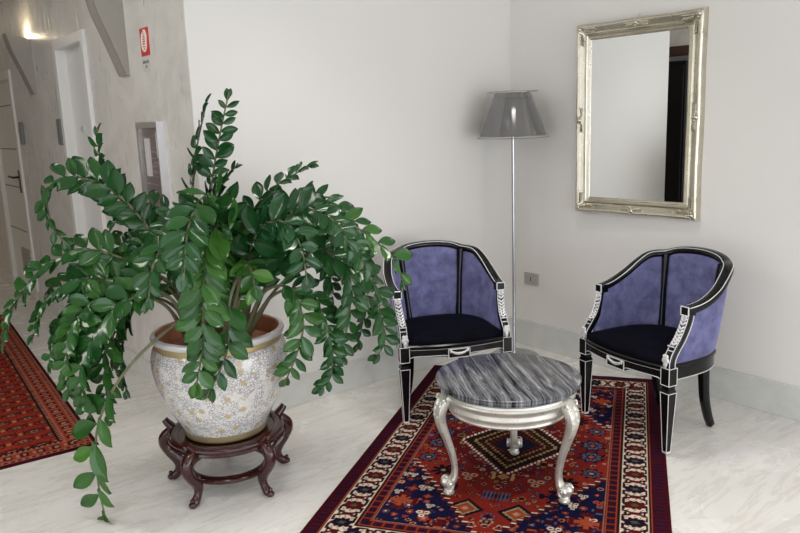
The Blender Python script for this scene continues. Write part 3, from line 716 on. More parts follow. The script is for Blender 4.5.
# ------------------------------------------------------------------ tub armchair
def build_chair(label, group):
    ch = thing('tub_armchair', label, 'armchair', (0, 0, 0), 0, group)
    half = [(0, (0, .480)), (.2, (.13, .458)), (.30, (.190, .425)), (.42, (.243, .365)), (.6, (.272, .28)), (.75, (.280, .20)), (.9, (.277, .13)), (1, (.272, .085))]
    us = [h[0] for h in half]
    def plan(u, dx=0, dy=0, sc=1):
        a = abs(u); x = np.interp(a, U_D, X_D) ; y = np.interp(a, U_D, Y_D)
        return (math.copysign(1, u) * x, y)
    smooth_ = cr([(h[0], h[1][0], h[1][1]) for h in [(-.2, (-.13, .458))] + half], 8)[8:]
    U_D = [p[0] for p in smooth_]; X_D = [p[1] for p in smooth_]; Y_D = [p[2] for p in smooth_]
    hz = cr([(0, .820), (.10, .818), (.19, .811), (.25, .800), (.29, .792), (.34, .790), (.41, .780), (.52, .744), (.64, .700), (.76, .668), (.88, .651), (1.0, .643)], 6)
    HU = [p[0] for p in hz]; HZ = [p[1] for p in hz]
    height = lambda u: float(np.interp(abs(u), HU, HZ))
    low = cr([(-.2, -.11, .40), (0, 0, .412), (.2, .11, .40), (.36, .18, .362), (.46, .212, .32), (.6, .24, .25), (.75, .25, .165), (.9, .252, .08), (1, .250, .03)], 8)[8:]
    LU = [p[0] for p in low]; LX = [p[1] for p in low]; LY = [p[2] for p in low]
    lowp = lambda u: (math.copysign(1, u) * float(np.interp(abs(u), LU, LX)), float(np.interp(abs(u), LU, LY)))
    def surf(u, t, inset=0.0):
        z = .40 + (height(u) - .40) * t; a, b = plan(u), lowp(u); k = t ** .9
        x, y = b[0] + (a[0] - b[0]) * k, b[1] + (a[1] - b[1]) * k
        r = math.hypot(x, y - .14) or 1; return Vector((x - inset * x / r, y - inset * (y - .14) / r, z))
    NU = 64; uu = [-1 + 2 * i / NU for i in range(NU + 1)]
    # top rail
    rail = [Vector((*plan(u), height(u))) for u in uu]
    bm = BM()
    sect = [(-.020, -.018), (.020, -.018), (.024, -.008), (.022, .006), (.014, .013), (-.014, .013), (-.022, .006), (-.024, -.008)]
    sweep(bm, rail, sect, up=(0, 0, 1)); rl = obj('top_rail', bm, M['black'], ch, angle=50)
    bm = BM()
    for s in (-1, 1):
        pts = []
        for i, p in enumerate(rail):
            T = (rail[min(i + 1, NU)] - rail[max(i - 1, 0)]).normalized(); sd = T.cross(Vector((0, 0, 1))).normalized(); up = sd.cross(T)
            pts.append(p + sd * s * .0205 + up * .0095)
        tube(bm, pts, .0021, 6)
    for s in (-1, 1):   # square arm tips outlined in silver
        a = Vector((*plan(s), height(s))); q = .021
        ring = [a + Vector((x, -.0095, z)) for x, z in ((-q, -.024), (q, -.024), (q, .014), (-q, .014))]
        for i in range(4): tube(bm, [ring[i], ring[(i + 1) % 4]], .003, 6)
    obj('silver_line', bm, M['silver_line'], rl)
    for s in (-1, 1):
        bm = BM(); a = Vector((*plan(s), height(s))); box(bm, a.x - .022, a.x + .022, a.y - .010, a.y + .035, a.z - .026, a.z + .0135, bevel=.002)
        obj('arm_tip', bm, M['black'], rl, False)
    # upholstered shell in three panels
    cuts = [(-1, -.28), (-.28, .28), (.28, 1)]
    for a, b in cuts:
        bm = BM(); nu, nt = 26, 14; G = []
        for side_ in (0, 1):
            g = []
            for i in range(nu + 1):
                u = a + (b - a) * i / nu; row = []
                for j in range(nt + 1):
                    t = j / nt; edge = min(1, 6 * min(i / nu, 1 - i / nu), 6 * min(t, 1 - t) + .15)
                    puff = .012 * math.sin(PI * min(1, max(0, edge)) / 2)
                    ins = (.012 + puff) if side_ == 0 else (-.008 - puff * .4)
                    p = surf(u, t * .985, ins)
                    row.append(bm.verts.new(p))
                g.append(row)
            G.append(g)
        for g in G:
            for i in range(nu):
                for j in range(nt): bm.faces.new((g[i][j], g[i + 1][j], g[i + 1][j + 1], g[i][j + 1]))
        A, B = G
        for i in range(nu):
            for j in (0, nt): bm.faces.new((A[i][j], A[i + 1][j], B[i + 1][j], B[i][j]))
        for j in range(nt):
            for i in (0, nu): bm.faces.new((A[i][j], A[i][j + 1], B[i][j + 1], B[i][j]))
        obj('back_panel' if a > -1 and b < 1 else 'side_panel', bm, M['velvet'], ch, angle=70)
    # uprights between the panels
    for u in (-.28, .28):
        bm = BM(); pts = [surf(u, t, .014) for t in np.linspace(0, .98, 16)]
        n = surf(u, .5, 1.0) - surf(u, .5, 0); n.z = 0; n.normalize()
        sweep(bm, pts, rsq(.030, .046, .3), up=tuple(n), scale=[(1.35 - .5 * math.sin(PI * t) , 1) for t in np.linspace(.12, .9, 16)])
        obj('back_upright', bm, M['black'], ch, angle=50)
    # arm posts, S-shaped, with carved silver husks
    for s in (-1, 1):
        tip = Vector((*plan(s), height(s)))
        path = cr([(s * .268, .000, .392), (s * .267, .004, .43), (s * .264, .028, .468), (s * .265, .060, .512), (s * .269, .084, .565), (tip.x, tip.y + .010, .605), (tip.x, tip.y + .010, tip.z - .02)], 7)
        bm = BM(); sweep(bm, path, rsq(.036, .034, .15), side=(1, 0, 0)); ps = obj('arm_post', bm, M['black'], ch, angle=50)
        bm = BM(); N = len(path); P = [Vector(p) for p in path]
        def fr(i):
            T = (P[min(i + 1, N - 1)] - P[max(i - 1, 0)]).normalized(); fwd = Vector((1, 0, 0)).cross(T).normalized()
            if fwd.y > 0: fwd = -fwd
            return T, fwd
        for sx_ in (-1, 1):
            tube(bm, [P[i] + fr(i)[1] * .0172 + Vector((sx_ * .0168, 0, 0)) for i in range(0, N)], .0019, 6)
            tube(bm, [P[i] - fr(i)[1] * .0155 + Vector((s * .0178, 0, 0)) for i in range(0, N)], .0022, 6) if sx_ == 1 else None
        obj('silver_line', bm, M['silver_line'], ps)
        bm = BM(); acc = 0; last = P[14]
        for i in range(15, N - 4):
            if (P[i] - last).length < .0155: continue
            last = P[i]; T, fwd = fr(i)
            for sx_ in (-1, 1):
                c = P[i] + fwd * .021 + Vector((sx_ * .0075, 0, 0)); m = Matrix((Vector((1, 0, 0)), -fwd, T)).transposed() @ Matrix.Rotation(sx_ * .75, 3, 'Y')
                blob(bm, c, (.0052, .005, .0125), m, u=8, v=6)
        T, fwd = fr(15); c = P[13] + fwd * .019
        box(bm, c.x - .017, c.x + .017, c.y - .003, c.y + .003, c.z - .006, c.z - .002); box(bm, c.x - .017, c.x + .017, c.y - .003, c.y + .003, c.z + .014, c.z + .018)
        for k, (dx, dz, rx, rz) in enumerate(((0, -.052, .010, .020), (-.010, -.034, .008, .014), (.010, -.034, .008, .014), (-.007, -.018, .008, .010), (.007, -.018, .008, .010), (0, -.030, .008, .014))):
            blob(bm, (c.x + dx, -.020, .455 + dz + .012), (rx, .007, rz), Matrix.Rotation(-dx * 30, 3, 'Y'), u=8, v=6)
        obj('carved_husk', bm, M['silver_line'], ps)
    # seat rail, D-shaped in plan
    def outline(off, n=14):
        front = [(-.262 + .524 * i / n, -.012 - .042 * (1 - (2 * i / n - 1) ** 2) - off) for i in range(n + 1)]
        back = []
        for i in range(1, 31):
            u = 1 - 2 * i / 31; x, y = lowp(u); r = math.hypot(x, y - .14); back.append((x + off * x / r + .010 * x / r, y + (off + .010) * (y - .14) / r))
        front[0] = (front[0][0] - off, front[0][1]); front[-1] = (front[-1][0] + off, front[-1][1])
        return front + back
    bm = BM(); zs = [(.325, -.004), (.330, .0), (.378, .0), (.384, .006), (.396, .007), (.402, .0)]
    rings = []
    for z, off in zs:
        pts = outline(off); r = []
        for (x, y) in pts:
            zz = z
            if z < .34 and y < .0: zz = z + .018 * min(1, abs(abs(x) - .0) / .06 if abs(x) < .06 else 1) * (1 if abs(x) < .22 else max(0, (.262 - abs(x)) / .042))
            r.append(bm.verts.new((x, y, zz)))
        rings.append(r)
    for k in range(len(rings) - 1):
        for i in range(len(rings[0])):
            j = (i + 1) % len(rings[0]); bm.faces.new((rings[k][i], rings[k][j], rings[k + 1][j], rings[k + 1][i]))
    bm.faces.new(rings[0][::-1]); bm.faces.new(rings[-1]); sr = obj('seat_rail', bm, M['black'], ch, angle=35)
    bm = BM()
    o1 = outline(.001)
    def zlow(x, y): return .329 + (.018 * min(1, abs(x) / .06) * (1 if abs(x) < .22 else max(0, (.262 - abs(x)) / .042)) if y < 0 else 0)
    tube(bm, [(x, y, .380) for x, y in o1[:15]], .0020, 6)
    tube(bm, [(x, y, zlow(x, y)) for x, y in o1], .0020, 6, closed=True)
    yb = -.058
    for a, b in (((-.055, .375), (.055, .375)), ((-.055, .331), (.055, .331)), ((-.055, .331), (-.055, .375)), ((.055, .331), (.055, .375))):
        tube(bm, [(a[0], yb, a[1]), (b[0], yb, b[1])], .0028, 6)
    obj('silver_line', bm, M['silver_line'], sr)
    bm = BM(); box(bm, -.056, .056, yb, -.03, .330, .376); obj('front_tablet', bm, M['black'], sr, False)
    bm = BM()
    for i in range(13):
        t = i / 12 * 2 - 1; x = t * .042; z = .368 - .016 * (1 - t * t) ** .8
        blob(bm, (x, yb - .004, z), (.006, .005, .0042 + .004 * (1 - t * t)), u=8, v=6)
    for s in (-1, 1): blob(bm, (s * .044, yb - .004, .366), (.006, .005, .009), u=8, v=6)
    obj('carved_swag', bm, M['silver_line'], sr)
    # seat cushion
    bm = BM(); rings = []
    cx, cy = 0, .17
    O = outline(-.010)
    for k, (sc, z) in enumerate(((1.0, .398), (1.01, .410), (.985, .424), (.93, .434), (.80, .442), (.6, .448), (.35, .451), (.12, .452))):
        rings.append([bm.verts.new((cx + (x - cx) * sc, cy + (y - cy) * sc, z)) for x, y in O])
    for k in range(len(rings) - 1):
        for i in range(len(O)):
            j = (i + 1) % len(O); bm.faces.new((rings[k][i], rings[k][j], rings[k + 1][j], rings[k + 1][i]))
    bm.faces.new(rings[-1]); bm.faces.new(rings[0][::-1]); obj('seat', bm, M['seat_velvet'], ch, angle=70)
    # front legs: outlined block, neck and square taper
    for s in (-1, 1):
        bm = BM(); x = s * .268
        def fru(z0, h0, z1, h1):
            a = [bm.verts.new((x + dx * h0, dy * h0 - .012 * 0, z0)) for dx, dy in ((-1, -1), (1, -1), (1, 1), (-1, 1))]
            b = [bm.verts.new((x + dx * h1, dy * h1, z1)) for dx, dy in ((-1, -1), (1, -1), (1, 1), (-1, 1))]
            bm.faces.new(a[::-1]); bm.faces.new(b)
            for i in range(4): bm.faces.new((a[i], a[(i + 1) % 4], b[(i + 1) % 4], b[i]))
        fru(.318, .0235, .397, .0235); fru(.300, .018, .318, .020); fru(.286, .0235, .300, .019); fru(.0095, .0115, .286, .0235)
        lg = obj('leg', bm, M['black'], ch, False)
        bm = BM()
        for (z0, h0, z1, h1) in ((.319, .0235, .396, .0235), (.006, .0118, .283, .0235)):
            for dx, dy in ((-1, -1), (1, -1), (1, 1), (-1, 1)): tube(bm, [(x + dx * h0, dy * h0, z0), (x + dx * h1, dy * h1, z1)], .0019, 6)
            for z, h in ((z0, h0), (z1, h1)):
                q = [(x + dx * h, dy * h, z) for dx, dy in ((-1, -1), (1, -1), (1, 1), (-1, 1))]
                for i in range(4): tube(bm, [q[i], q[(i + 1) % 4]], .0019, 6)
        box(bm, x - .0125, x + .0125, -.0125, .0125, 0.001, .010)
        obj('silver_line', bm, M['silver_line'], lg)
    for s in (-1, 1):
        bm = BM(); path = cr([(s * .150, .345, .335), (s * .150, .352, .25), (s * .150, .362, .15), (s * .152, .385, .06), (s * .154, .408, .001)], 6)
        sweep(bm, path, rsq(.036, .040, .12), side=(1, 0, 0), scale=list(np.linspace(1.15, .82, len(path)))); obj('leg', bm, M['black'], ch, angle=50)
    return ch
def copy_tree(o, parent=None):
    c = o.copy(); COL.objects.link(c)
    if parent: c.parent = parent
    for k in list(o.children): copy_tree(k, c)
    return c
G_CH = 'pair of tub armchairs'
chA = build_chair('violet velvet tub armchair with silver-lined black frame beside the floor lamp', G_CH)
chB = copy_tree(chA)
chB['label'] = 'violet velvet tub armchair with silver-lined black frame under the mirror'
def place(c, FL, FR):
    FL, FR = Vector(FL), Vector(FR); m = (FL + FR) / 2; d = FR - FL
    c.location = (m.x, m.y, 0.010); c.rotation_euler = (0, 0, math.atan2(d.y, d.x))
place(chA, (-1.435, -.618), (-.939, -.846)); 
place(chB, (-.690, -1.146), (-.798, -1.674))
for c in (chA, chB): c.location.z = 0.0106

# ------------------------------------------------------------------ round table
TX, TY = -1.507, -1.392
ZR = .0106
tb = thing('round_table', 'low round table with striped grey marble top on three curved silver legs', 'table', (TX, TY, ZR))
bm = BM(); lathe(bm, [(.0, .430), (.255, .430), (.275, .434), (.284, .442), (.288, .450), (.286, .456), (.290, .460), (.290, .464), (.283, .468), (.0, .468)], 96); obj('tabletop', bm, M['marble_top'], tb, angle=60, label='striped grey marble top')
bm = BM(); lathe(bm, [(.21, .428), (.270, .430), (.273, .423), (.267, .416), (.271, .410), (.268, .400), (.257, .392), (.254, .384), (.259, .374), (.256, .362), (.244, .352), (.240, .344), (.243, .338), (.236, .330), (.21, .334), (.205, .39), (.21, .428)], 96); obj('apron', bm, M['table_silver'], tb, angle=50)
feet = [(-1.76, -1.30), (-1.47, -1.655), (-1.285, -1.22)]
for k, (fx, fy) in enumerate(feet):
    a = math.atan2(fy - TY, fx - TX)
    rad = lambda r, z, w=0: Vector((r * math.cos(a) - w * math.sin(a), r * math.sin(a) + w * math.cos(a), z))
    prof = cr([(.235, .428), (.272, .405), (.295, .360), (.291, .310), (.268, .240), (.247, .170), (.238, .110), (.243, .070), (.262, .045), (.268, .030)], 6)
    path = [rad(r, z) for r, z in prof]; n = len(path)
    sc = [(1.15, 1.0), (1.3, 1.15), (1.25, 1.2), (1.0, 1.05), (.78, .85), (.66, .72), (.60, .64), (.72, .7), (.95, .85), (.8, .7)]
    scl = [tuple(x) for x in cr(sc, 6)]
    bm = BM(); fl = [(.024, -.014), (.026, 0), (.020, .013), (.010, .016), (.005, .012), (0, .017), (-.005, .012), (-.010, .016), (-.020, .013), (-.026, 0), (-.024, -.014), (0, -.022)]
    side = rad(0, 0, 1) - rad(0, 0, 0)
    sweep(bm, path, fl, side=tuple(side), scale=scl)
    lg = obj('leg', bm, M['table_silver'], tb, angle=55)
    # scroll foot and turned pad
    bm = BM()
    blob(bm, rad(.266, .048), (.026, .026, .024)); blob(bm, rad(.284, .056), (.016, .016, .019))
    for s in (-1, 1):
        blob(bm, rad(.268, .052, s * .016), (.017, .017, .021))
        tube(bm, [rad(.270 + .014 * math.cos(q), .052 + .016 * math.sin(q), s * .030) for q in np.linspace(-1.0, 4.6, 14)], .0045, 6)
    lathe(bm, [(.0, .0), (.014, .0), (.021, .005), (.022, .012), (.015, .018), (.020, .024), (.016, .030), (0, .032)], 20, c=tuple(rad(.266, 0).xy)); obj('scroll_foot', bm, M['table_silver'], lg)
    # acanthus carving on the knee
    bm = BM(); rnd = random.Random(k)
    rot = Matrix.Rotation(a, 3, 'Z')
    for row in range(5):
        z = .398 - row * .020; rr = .294 + .014 * math.sin((row + 1) / 5 * PI * .7) - (.0 if row < 3 else .004 * (row - 2))
        for w in (-1, 0, 1):
            blob(bm, rad(rr + (.006 if w == 0 else 0), z - abs(w) * .006, w * (.018 - row * .0022)), (.0085, .0085 - row * .0006, .017), rot @ Matrix.Rotation(w * .5 + rnd.uniform(-.15, .15), 3, 'X') @ Matrix.Rotation(-.4, 3, 'Y'), u=9, v=6)
    for w in (-1, 1):
        tube(bm, [rad(.288 + .008 * math.cos(q), .404 + .014 * math.sin(q), w * (.030 + .006 * math.sin(q))) for q in np.linspace(0, 5.2, 12)], .0048, 6)
        blob(bm, rad(.296, .340, w * .018), (.006, .006, .022), rot, u=8, v=6)
    obj('carved_knee', bm, M['table_silver'], lg)

# ------------------------------------------------------------------ plant stand, planter
PX, PY = -2.356, -.557
st = thing('plant_stand', 'round dark rosewood stand with five curved legs under the planter', 'plant stand', (PX, PY, 0))
bm = BM(); lathe(bm, [(.150, .206), (.214, .203), (.232, .206), (.240, .214), (.236, .222), (.243, .230), (.243, .238), (.234, .246), (.216, .250), (.206, .246), (.200, .236), (.150, .234), (.150, .206)], 72); obj('top_ring', bm, M['rosewood'], st, angle=50)
bm = BM(); lathe(bm, [(.150, .070), (.176, .066), (.186, .070), (.190, .080), (.184, .090), (.172, .092), (.152, .090), (.148, .080), (.150, .070)], 64); obj('lower_ring', bm, M['rosewood'], st, angle=50)
f0 = math.atan2(-.685 - PY, -2.579 - PX)
for k in range(5):
    a = f0 + k * 2 * PI / 5
    rad = lambda r, z, w=0: Vector((r * math.cos(a) - w * math.sin(a), r * math.sin(a) + w * math.cos(a), z))
    prof = cr([(.228, .235), (.252, .222), (.272, .196), (.276, .165), (.258, .130), (.228, .098), (.216, .070), (.226, .040), (.246, .020), (.258, .014)], 6)
    sc = [tuple(x) for x in cr([(1.1, .8), (1.2, 1.1), (1.25, 1.35), (1.1, 1.3), (.95, 1.15), (.9, 1.3), (.85, 1.25), (.8, 1.0), (1.0, .95), (.85, .7)], 6)]
    side = rad(0, 0, 1) - rad(0, 0, 0)
    bm = BM(); sweep(bm, [rad(r, z) for r, z in prof], rsq(.036, .036, .28), side=tuple(side), scale=sc)
    horn = cr([(.226, .226), (.240, .246), (.256, .262), (.268, .278)], 5)
    sweep(bm, [rad(r, z) for r, z in horn], rsq(.036, .028, .25), side=tuple(side), scale=list(np.linspace(1.25, .8, len(horn))))
    blob(bm, rad(.262, .014), (.017, .017, .0135)); blob(bm, rad(.264, .032), (.009, .009, .009))
    tube(bm, [rad(.222, .096, -.015), rad(.238, .105, 0), rad(.222, .096, .015)], .006, 6)
    obj('leg', bm, M['rosewood'], st, angle=50)

pot = thing('planter', 'large white porcelain planter speckled grey and gold, on the rosewood stand', 'planter', (PX, PY, .2365))
Z0 = .2365
pr = [(.0, .0), (.158, .0), (.168, .004), (.172, .014), (.176, .034), (.198, .075), (.226, .130), (.252, .190), (.271, .250), (.279, .300), (.279, .340), (.271, .375), (.262, .392), (.258, .394), (.258, .414), (.262, .416), (.268, .420), (.272, .430), (.268, .440), (.252, .443)]
mats = [0, 1, 1, 1, 0, 0, 0, 0, 0, 0, 0, 0, 1, 1, 1, 2, 2, 2, 2]
bm = BM(); lathe(bm, pr, 96, mat=mats); obj('pot_body', bm, [M['porcelain'], M['gold'], M['rim']], pot, angle=50)
bm = BM(); lathe(bm, [(.2525, .4425), (.246, .438), (.240, .41), (.236, .38), (.232, .34)], 96); obj('pot_liner', bm, M['terracotta'], pot, label='terracotta inside wall')
bm = BM(); lathe(bm, [(.234, .372), (.16, .380), (.08, .385), (.002, .386)], 64); obj('soil', bm, M['soil'], pot)

# ------------------------------------------------------------------ zamioculcas plant
FRONDS = [
(0.0742,0.42,16,0,[(-2.348,-0.456,0.600),(-2.358,-0.429,0.907),(-2.357,-0.404,1.139),(-2.334,-0.422,1.367),(-2.297,-0.451,1.536),(-2.279,-0.477,1.618)]),
(0.0742,0.42,17,0.05,[(-2.304,-0.491,0.600),(-2.335,-0.498,0.913),(-2.327,-0.478,1.100),(-2.297,-0.502,1.305),(-2.260,-0.531,1.485),(-2.234,-0.577,1.633)]),
(0.06996,0.5,9,0,[(-2.330,-0.524,0.600),(-2.339,-0.468,0.910),(-2.314,-0.438,1.095),(-2.253,-0.460,1.238),(-2.182,-0.503,1.347)]),
(0.0848,0.45,10,0.05,[(-2.258,-0.545,0.600),(-2.232,-0.463,0.849),(-2.144,-0.443,1.045),(-2.059,-0.459,1.187),(-1.955,-0.515,1.268),(-1.856,-0.592,1.329)]),
(0.0944,0.66,5,0.25,[(-2.273,-0.587,0.600),(-2.197,-0.681,0.938),(-2.045,-0.825,1.110),(-1.919,-0.937,1.090),(-1.839,-1.012,1.010),(-1.796,-1.058,0.940),(-1.771,-1.078,0.823)]),
(0.1007,0.3,15,0.1,[(-2.301,-0.600,0.600),(-2.222,-0.725,0.927),(-2.126,-0.839,1.069),(-2.042,-0.930,1.103),(-1.978,-1.005,1.047),(-1.927,-1.045,0.917)]),
(0.1007,0.3,15,0.05,[(-2.318,-0.622,0.600),(-2.259,-0.734,0.914),(-2.221,-0.853,1.094),(-2.152,-0.970,1.173),(-2.076,-1.055,1.133),(-2.035,-1.100,1.026)]),
(0.0954,0.3,15,0.05,[(-2.277,-0.547,0.600),(-2.164,-0.580,0.920),(-2.053,-0.641,1.125),(-1.942,-0.729,1.183),(-1.839,-0.809,1.103),(-1.771,-0.862,0.963)]),
(0.0901,0.3,16,0.1,[(-2.290,-0.609,0.600),(-2.175,-0.698,0.874),(-2.051,-0.821,0.996),(-1.942,-0.906,0.917),(-1.933,-0.913,0.740),(-1.964,-0.889,0.592),(-2.014,-0.862,0.467)]),
(0.0848,0.42,15,0.1,[(-2.279,-0.617,0.600),(-2.120,-0.678,0.841),(-1.935,-0.785,0.925),(-1.805,-0.886,0.842),(-1.777,-0.908,0.701),(-1.767,-0.916,0.568),(-1.804,-0.887,0.489)]),
(0.0795,0.4,15,0.1,[(-2.296,-0.639,0.600),(-2.203,-0.740,0.810),(-2.095,-0.837,0.840),(-2.037,-0.883,0.713),(-2.020,-0.896,0.563),(-2.031,-0.887,0.464),(-2.073,-0.855,0.405)]),
(0.0848,0.45,10,0.2,[(-2.305,-0.650,0.600),(-2.260,-0.784,0.840),(-2.192,-0.889,0.873),(-2.168,-0.932,0.748),(-2.189,-0.916,0.627),(-2.230,-0.858,0.477)]),
(0.0901,0.35,15,0.05,[(-2.264,-0.576,0.600),(-2.084,-0.579,0.886),(-1.927,-0.664,1.023),(-1.799,-0.739,0.962),(-1.750,-0.777,0.795),(-1.770,-0.761,0.614),(-1.795,-0.741,0.499)]),
(0.0901,0.3,14,0.05,[(-2.290,-0.609,0.600),(-2.197,-0.682,0.951),(-2.091,-0.739,1.067),(-2.002,-0.783,1.006),(-1.960,-0.816,0.857),(-1.956,-0.819,0.706)]),
(0.1007,0.25,14,0,[(-2.349,-0.616,0.600),(-2.317,-0.765,0.927),(-2.314,-0.894,1.109),(-2.272,-1.004,1.151),(-2.239,-1.067,1.069),(-2.229,-1.088,0.922)]),
(0.0901,0.3,14,0.1,[(-2.258,-0.545,0.600),(-2.138,-0.499,0.883),(-2.048,-0.493,1.056),(-1.920,-0.543,1.152),(-1.805,-0.607,1.141),(-1.731,-0.665,1.062)]),
(0.1113,0.4,16,0.35,[(-2.386,-0.640,0.600),(-2.342,-0.695,0.880),(-2.384,-0.815,1.079),(-2.458,-0.883,1.150),(-2.526,-0.907,1.071),(-2.557,-0.907,0.894),(-2.561,-0.879,0.721),(-2.588,-0.832,0.535)]),
(0.1113,0.38,14,0.1,[(-2.410,-0.604,0.600),(-2.401,-0.674,0.927),(-2.452,-0.800,1.142),(-2.534,-0.900,1.231),(-2.605,-0.946,1.155),(-2.644,-0.967,0.989)]),
(0.1003,0.6,6,0.15,[(-2.383,-0.660,0.600),(-2.360,-0.757,0.833),(-2.377,-0.845,0.948),(-2.447,-0.892,0.871),(-2.472,-0.898,0.705),(-2.509,-0.869,0.591),(-2.550,-0.837,0.502)]),
(0.106,0.3,10,0.15,[(-2.382,-0.590,0.600),(-2.347,-0.627,0.953),(-2.348,-0.690,1.133),(-2.398,-0.727,1.233),(-2.452,-0.761,1.248),(-2.524,-0.781,1.197)]),
(0.1007,0.3,10,0.45,[(-2.360,-0.607,0.600),(-2.352,-0.712,0.864),(-2.356,-0.811,0.990),(-2.355,-0.888,0.977),(-2.361,-0.934,0.882)]),
(0.1007,0.3,10,0.1,[(-2.323,-0.583,0.600),(-2.293,-0.632,0.946),(-2.260,-0.708,1.113),(-2.233,-0.780,1.155),(-2.199,-0.858,1.130),(-2.171,-0.905,1.042)]),
(0.0954,0.3,10,0.05,[(-2.378,-0.540,0.600),(-2.366,-0.574,0.949),(-2.406,-0.582,1.118),(-2.477,-0.564,1.164),(-2.558,-0.551,1.105),(-2.605,-0.540,0.992)]),
(0.0954,0.35,10,0.1,[(-2.424,-0.575,0.600),(-2.442,-0.617,0.885),(-2.519,-0.658,1.041),(-2.594,-0.688,1.074),(-2.657,-0.703,0.990),(-2.687,-0.704,0.845)]),
(0.0848,0.45,15,0.1,[(-2.377,-0.470,0.600),(-2.406,-0.455,0.897),(-2.499,-0.382,1.049),(-2.592,-0.309,1.186),(-2.658,-0.257,1.311),(-2.664,-0.253,1.423),(-2.662,-0.254,1.511)]),
(0.0901,0.45,16,0.1,[(-2.396,-0.472,0.600),(-2.457,-0.504,0.891),(-2.560,-0.449,1.104),(-2.660,-0.383,1.261),(-2.781,-0.301,1.326),(-2.868,-0.233,1.279),(-2.870,-0.232,1.140),(-2.828,-0.264,1.058)]),
(0.0901,0.35,17,0.15,[(-2.433,-0.497,0.600),(-2.492,-0.476,0.851),(-2.633,-0.391,0.977),(-2.776,-0.305,1.036),(-2.913,-0.223,0.972),(-3.023,-0.137,0.826),(-3.084,-0.089,0.641)]),
(0.0848,0.4,16,0.15,[(-2.450,-0.519,0.600),(-2.532,-0.521,0.832),(-2.675,-0.435,0.908),(-2.820,-0.347,0.927),(-2.926,-0.263,0.851),(-2.993,-0.212,0.689)]),
(0.0954,0.35,16,0.2,[(-2.459,-0.530,0.600),(-2.565,-0.546,0.813),(-2.720,-0.501,0.870),(-2.843,-0.456,0.829),(-2.914,-0.426,0.678),(-2.925,-0.417,0.497)]),
(0.1239,0.5,6,0.45,[(-2.491,-0.594,0.600),(-2.502,-0.633,0.764),(-2.672,-0.640,0.693),(-2.805,-0.612,0.559),(-2.882,-0.577,0.390),(-2.898,-0.565,0.186),(-2.880,-0.553,-0.036)]),
(0.0954,0.35,16,0.2,[(-2.465,-0.560,0.600),(-2.552,-0.594,0.840),(-2.716,-0.580,0.867),(-2.828,-0.544,0.764),(-2.896,-0.515,0.596),(-2.883,-0.526,0.415)]),
(0.0901,0.35,15,0.05,[(-2.394,-0.492,0.600),(-2.445,-0.424,0.899),(-2.524,-0.324,1.004),(-2.633,-0.214,1.006),(-2.741,-0.129,0.903),(-2.803,-0.081,0.710)]),
(0.0795,0.4,15,0,[(-2.396,-0.472,0.600),(-2.480,-0.396,0.772),(-2.568,-0.290,0.791),(-2.625,-0.219,0.657),(-2.652,-0.199,0.501),(-2.643,-0.206,0.363)]),
(0.0901,0.35,16,0.15,[(-2.422,-0.505,0.600),(-2.505,-0.504,0.837),(-2.621,-0.451,0.910),(-2.756,-0.372,0.879),(-2.895,-0.288,0.726),(-2.955,-0.241,0.562)]),
(0.0901,0.35,15,0.25,[(-2.457,-0.549,0.600),(-2.549,-0.584,0.837),(-2.665,-0.569,0.887),(-2.771,-0.537,0.791),(-2.815,-0.528,0.599),(-2.817,-0.526,0.396)]),
(0.0954,0.32,14,0.1,[(-2.400,-0.523,0.600),(-2.416,-0.510,0.894),(-2.480,-0.460,1.034),(-2.573,-0.413,1.041),(-2.674,-0.359,0.946),(-2.730,-0.316,0.782)]),
(0.0742,0.45,10,0.05,[(-2.355,-0.487,0.600),(-2.358,-0.429,0.907),(-2.402,-0.344,1.097),(-2.481,-0.256,1.184),(-2.578,-0.181,1.145),(-2.647,-0.126,1.041)]),
(0.0901,0.32,14,0.15,[(-2.439,-0.527,0.600),(-2.489,-0.517,0.836),(-2.579,-0.509,0.932),(-2.681,-0.481,0.884),(-2.729,-0.456,0.726),(-2.760,-0.432,0.583)]),
]
plant = thing('zz_plant', 'big sprawling potted plant with arching stems of glossy green leaves', 'plant', (PX, PY, Z0 + .38))
rndp = random.Random(5)
PO = Vector((PX, PY, Z0 + .38))
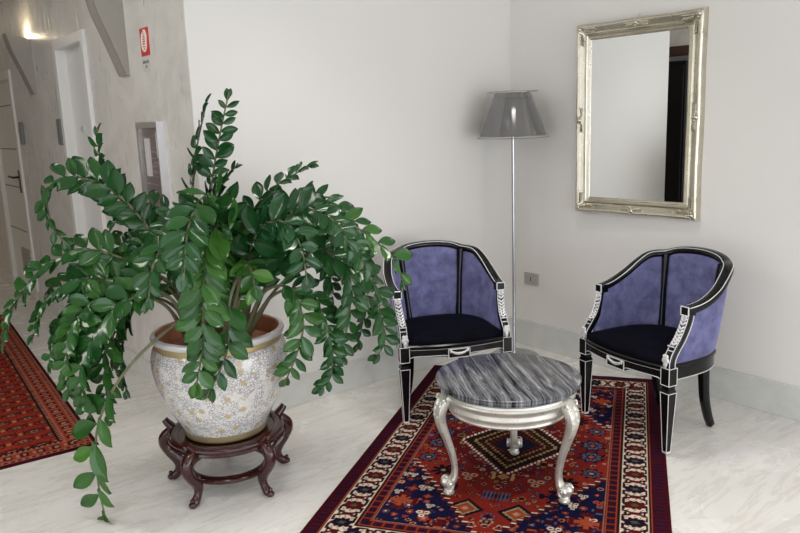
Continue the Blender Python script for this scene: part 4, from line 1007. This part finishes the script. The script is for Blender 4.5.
def frond(pts, leaf, start, n, bright, seed, width=.54):
    rnd = random.Random(seed)
    P = [Vector(p) - PO for p in cr(pts, 10)]; N = len(P)
    # arc length
    S = [0]
    for i in range(1, N): S.append(S[-1] + (P[i] - P[i - 1]).length)
    Lt = S[-1]
    def at(s):
        s = min(max(s, 0), Lt)
        for i in range(1, N):
            if S[i] >= s:
                f = (s - S[i - 1]) / max(1e-6, S[i] - S[i - 1]); return P[i - 1].lerp(P[i], f), (P[i] - P[i - 1]).normalized()
        return P[-1], (P[-1] - P[-2]).normalized()
    bm = BM(); rs = [.0085 * (1 - .72 * (S[i] / Lt) ** .7) + .0006 for i in range(N)]
    rs = [r * (1.25 if S[i] < .2 * Lt else 1) for i, r in enumerate(rs)]
    # rotation-minimising sweep
    T0 = (P[1] - P[0]).normalized(); ref = Vector((.3, .9, .1)) if abs(T0.z) > .7 else Vector((0, 0, 1))
    ups = []
    u = (ref - T0 * ref.dot(T0)).normalized()
    for i in range(N):
        T = (P[min(i + 1, N - 1)] - P[max(i - 1, 0)]).normalized(); u = (u - T * u.dot(T)).normalized(); ups.append(tuple(u))
    sweep(bm, P, circ(1, 7), up=ups, scale=rs)
    so = obj('stem', bm, M['stem'], plant)
    bm = BM(); tone = []
    lay = bm.verts.layers.float.new('tone')
    k = 0
    for i in range(n):
        for s in (-1, 1):
            f = start + (1 - start) * ((i + (.25 if s > 0 else 0)) / n) ** .95
            if f > 1: f = 1
            C, T = at(f * Lt)
            outw = Vector((C.x, C.y, 0)); outw = outw.normalized() if outw.length > .02 else Vector((0, 0, 0))
            Nn = Vector((0, 0, 1)) * .75 + outw * .6 + Vector((-.45, -.55, .1)); Nn = Nn - T * Nn.dot(T)
            if Nn.length < .2: Nn = Vector((-.6, -.78, 0)) - T * Vector((-.6, -.78, 0)).dot(T)
            Nn.normalize(); B = T.cross(Nn).normalized()
            fold = rnd.uniform(.05, .55) ; ang = rnd.uniform(.75, 1.15) if i < n - 1 else rnd.uniform(.2, .5)
            D = (T * math.cos(ang) + (B * s * math.cos(fold) + Nn * math.sin(fold)) * math.sin(ang)).normalized()
            D = (D + Vector((rnd.uniform(-.14, .14), rnd.uniform(-.14, .14), rnd.uniform(-.2, .10)))).normalized()
            nl = (Nn - D * Nn.dot(D)); nl = nl.normalized(); tw = rnd.uniform(-.35, .35); Wv = D.cross(nl).normalized()
            nl2 = (nl * math.cos(tw) + Wv * math.sin(tw)); Wv = D.cross(nl2).normalized()
            ls = leaf * rnd.uniform(.82, 1.12) * (.62 + .55 * math.sin(PI * min(1, (.12 + .88 * (i + .5) / n) ** .8)))
            wd = ls * width * rnd.uniform(.88, 1.1); curl = rnd.uniform(.05, .28)
            prof = [(0, .04), (.10, .34), (.25, .70), (.42, .94), (.58, 1.0), (.74, .84), (.88, .50), (.96, .2), (1.0, .02)]
            tn = min(1, max(0, bright * rnd.uniform(.2, 1.3)))
            rows = []
            for (q, w) in prof:
                cen = C + D * (q * ls) - nl2 * (curl * ls * q * q) + T * .0
                r = []
                for e_ in (-1, -.5, 0, .5, 1):
                    v_ = bm.verts.new(cen + Wv * (e_ * w * wd * .5) + nl2 * (abs(e_) ** 1.4 * wd * .16 - .0)); v_[lay] = tn; r.append(v_)
                rows.append(r)
            for a_ in range(len(rows) - 1):
                for b_ in range(4): bm.faces.new((rows[a_][b_], rows[a_][b_ + 1], rows[a_ + 1][b_ + 1], rows[a_ + 1][b_]))
    me = bpy.data.meshes.new('leaflets'); bm.to_mesh(me); bm.free()
    for p in me.polygons: p.use_smooth = True
    me.materials.append(M['leaf']); o = bpy.data.objects.new('leaflets', me); COL.objects.link(o); o.parent = so
    return so
for i, (leaf, start, n, bright, pts) in enumerate(FRONDS):
    frond(pts, leaf, start, n, bright, 100 + i)
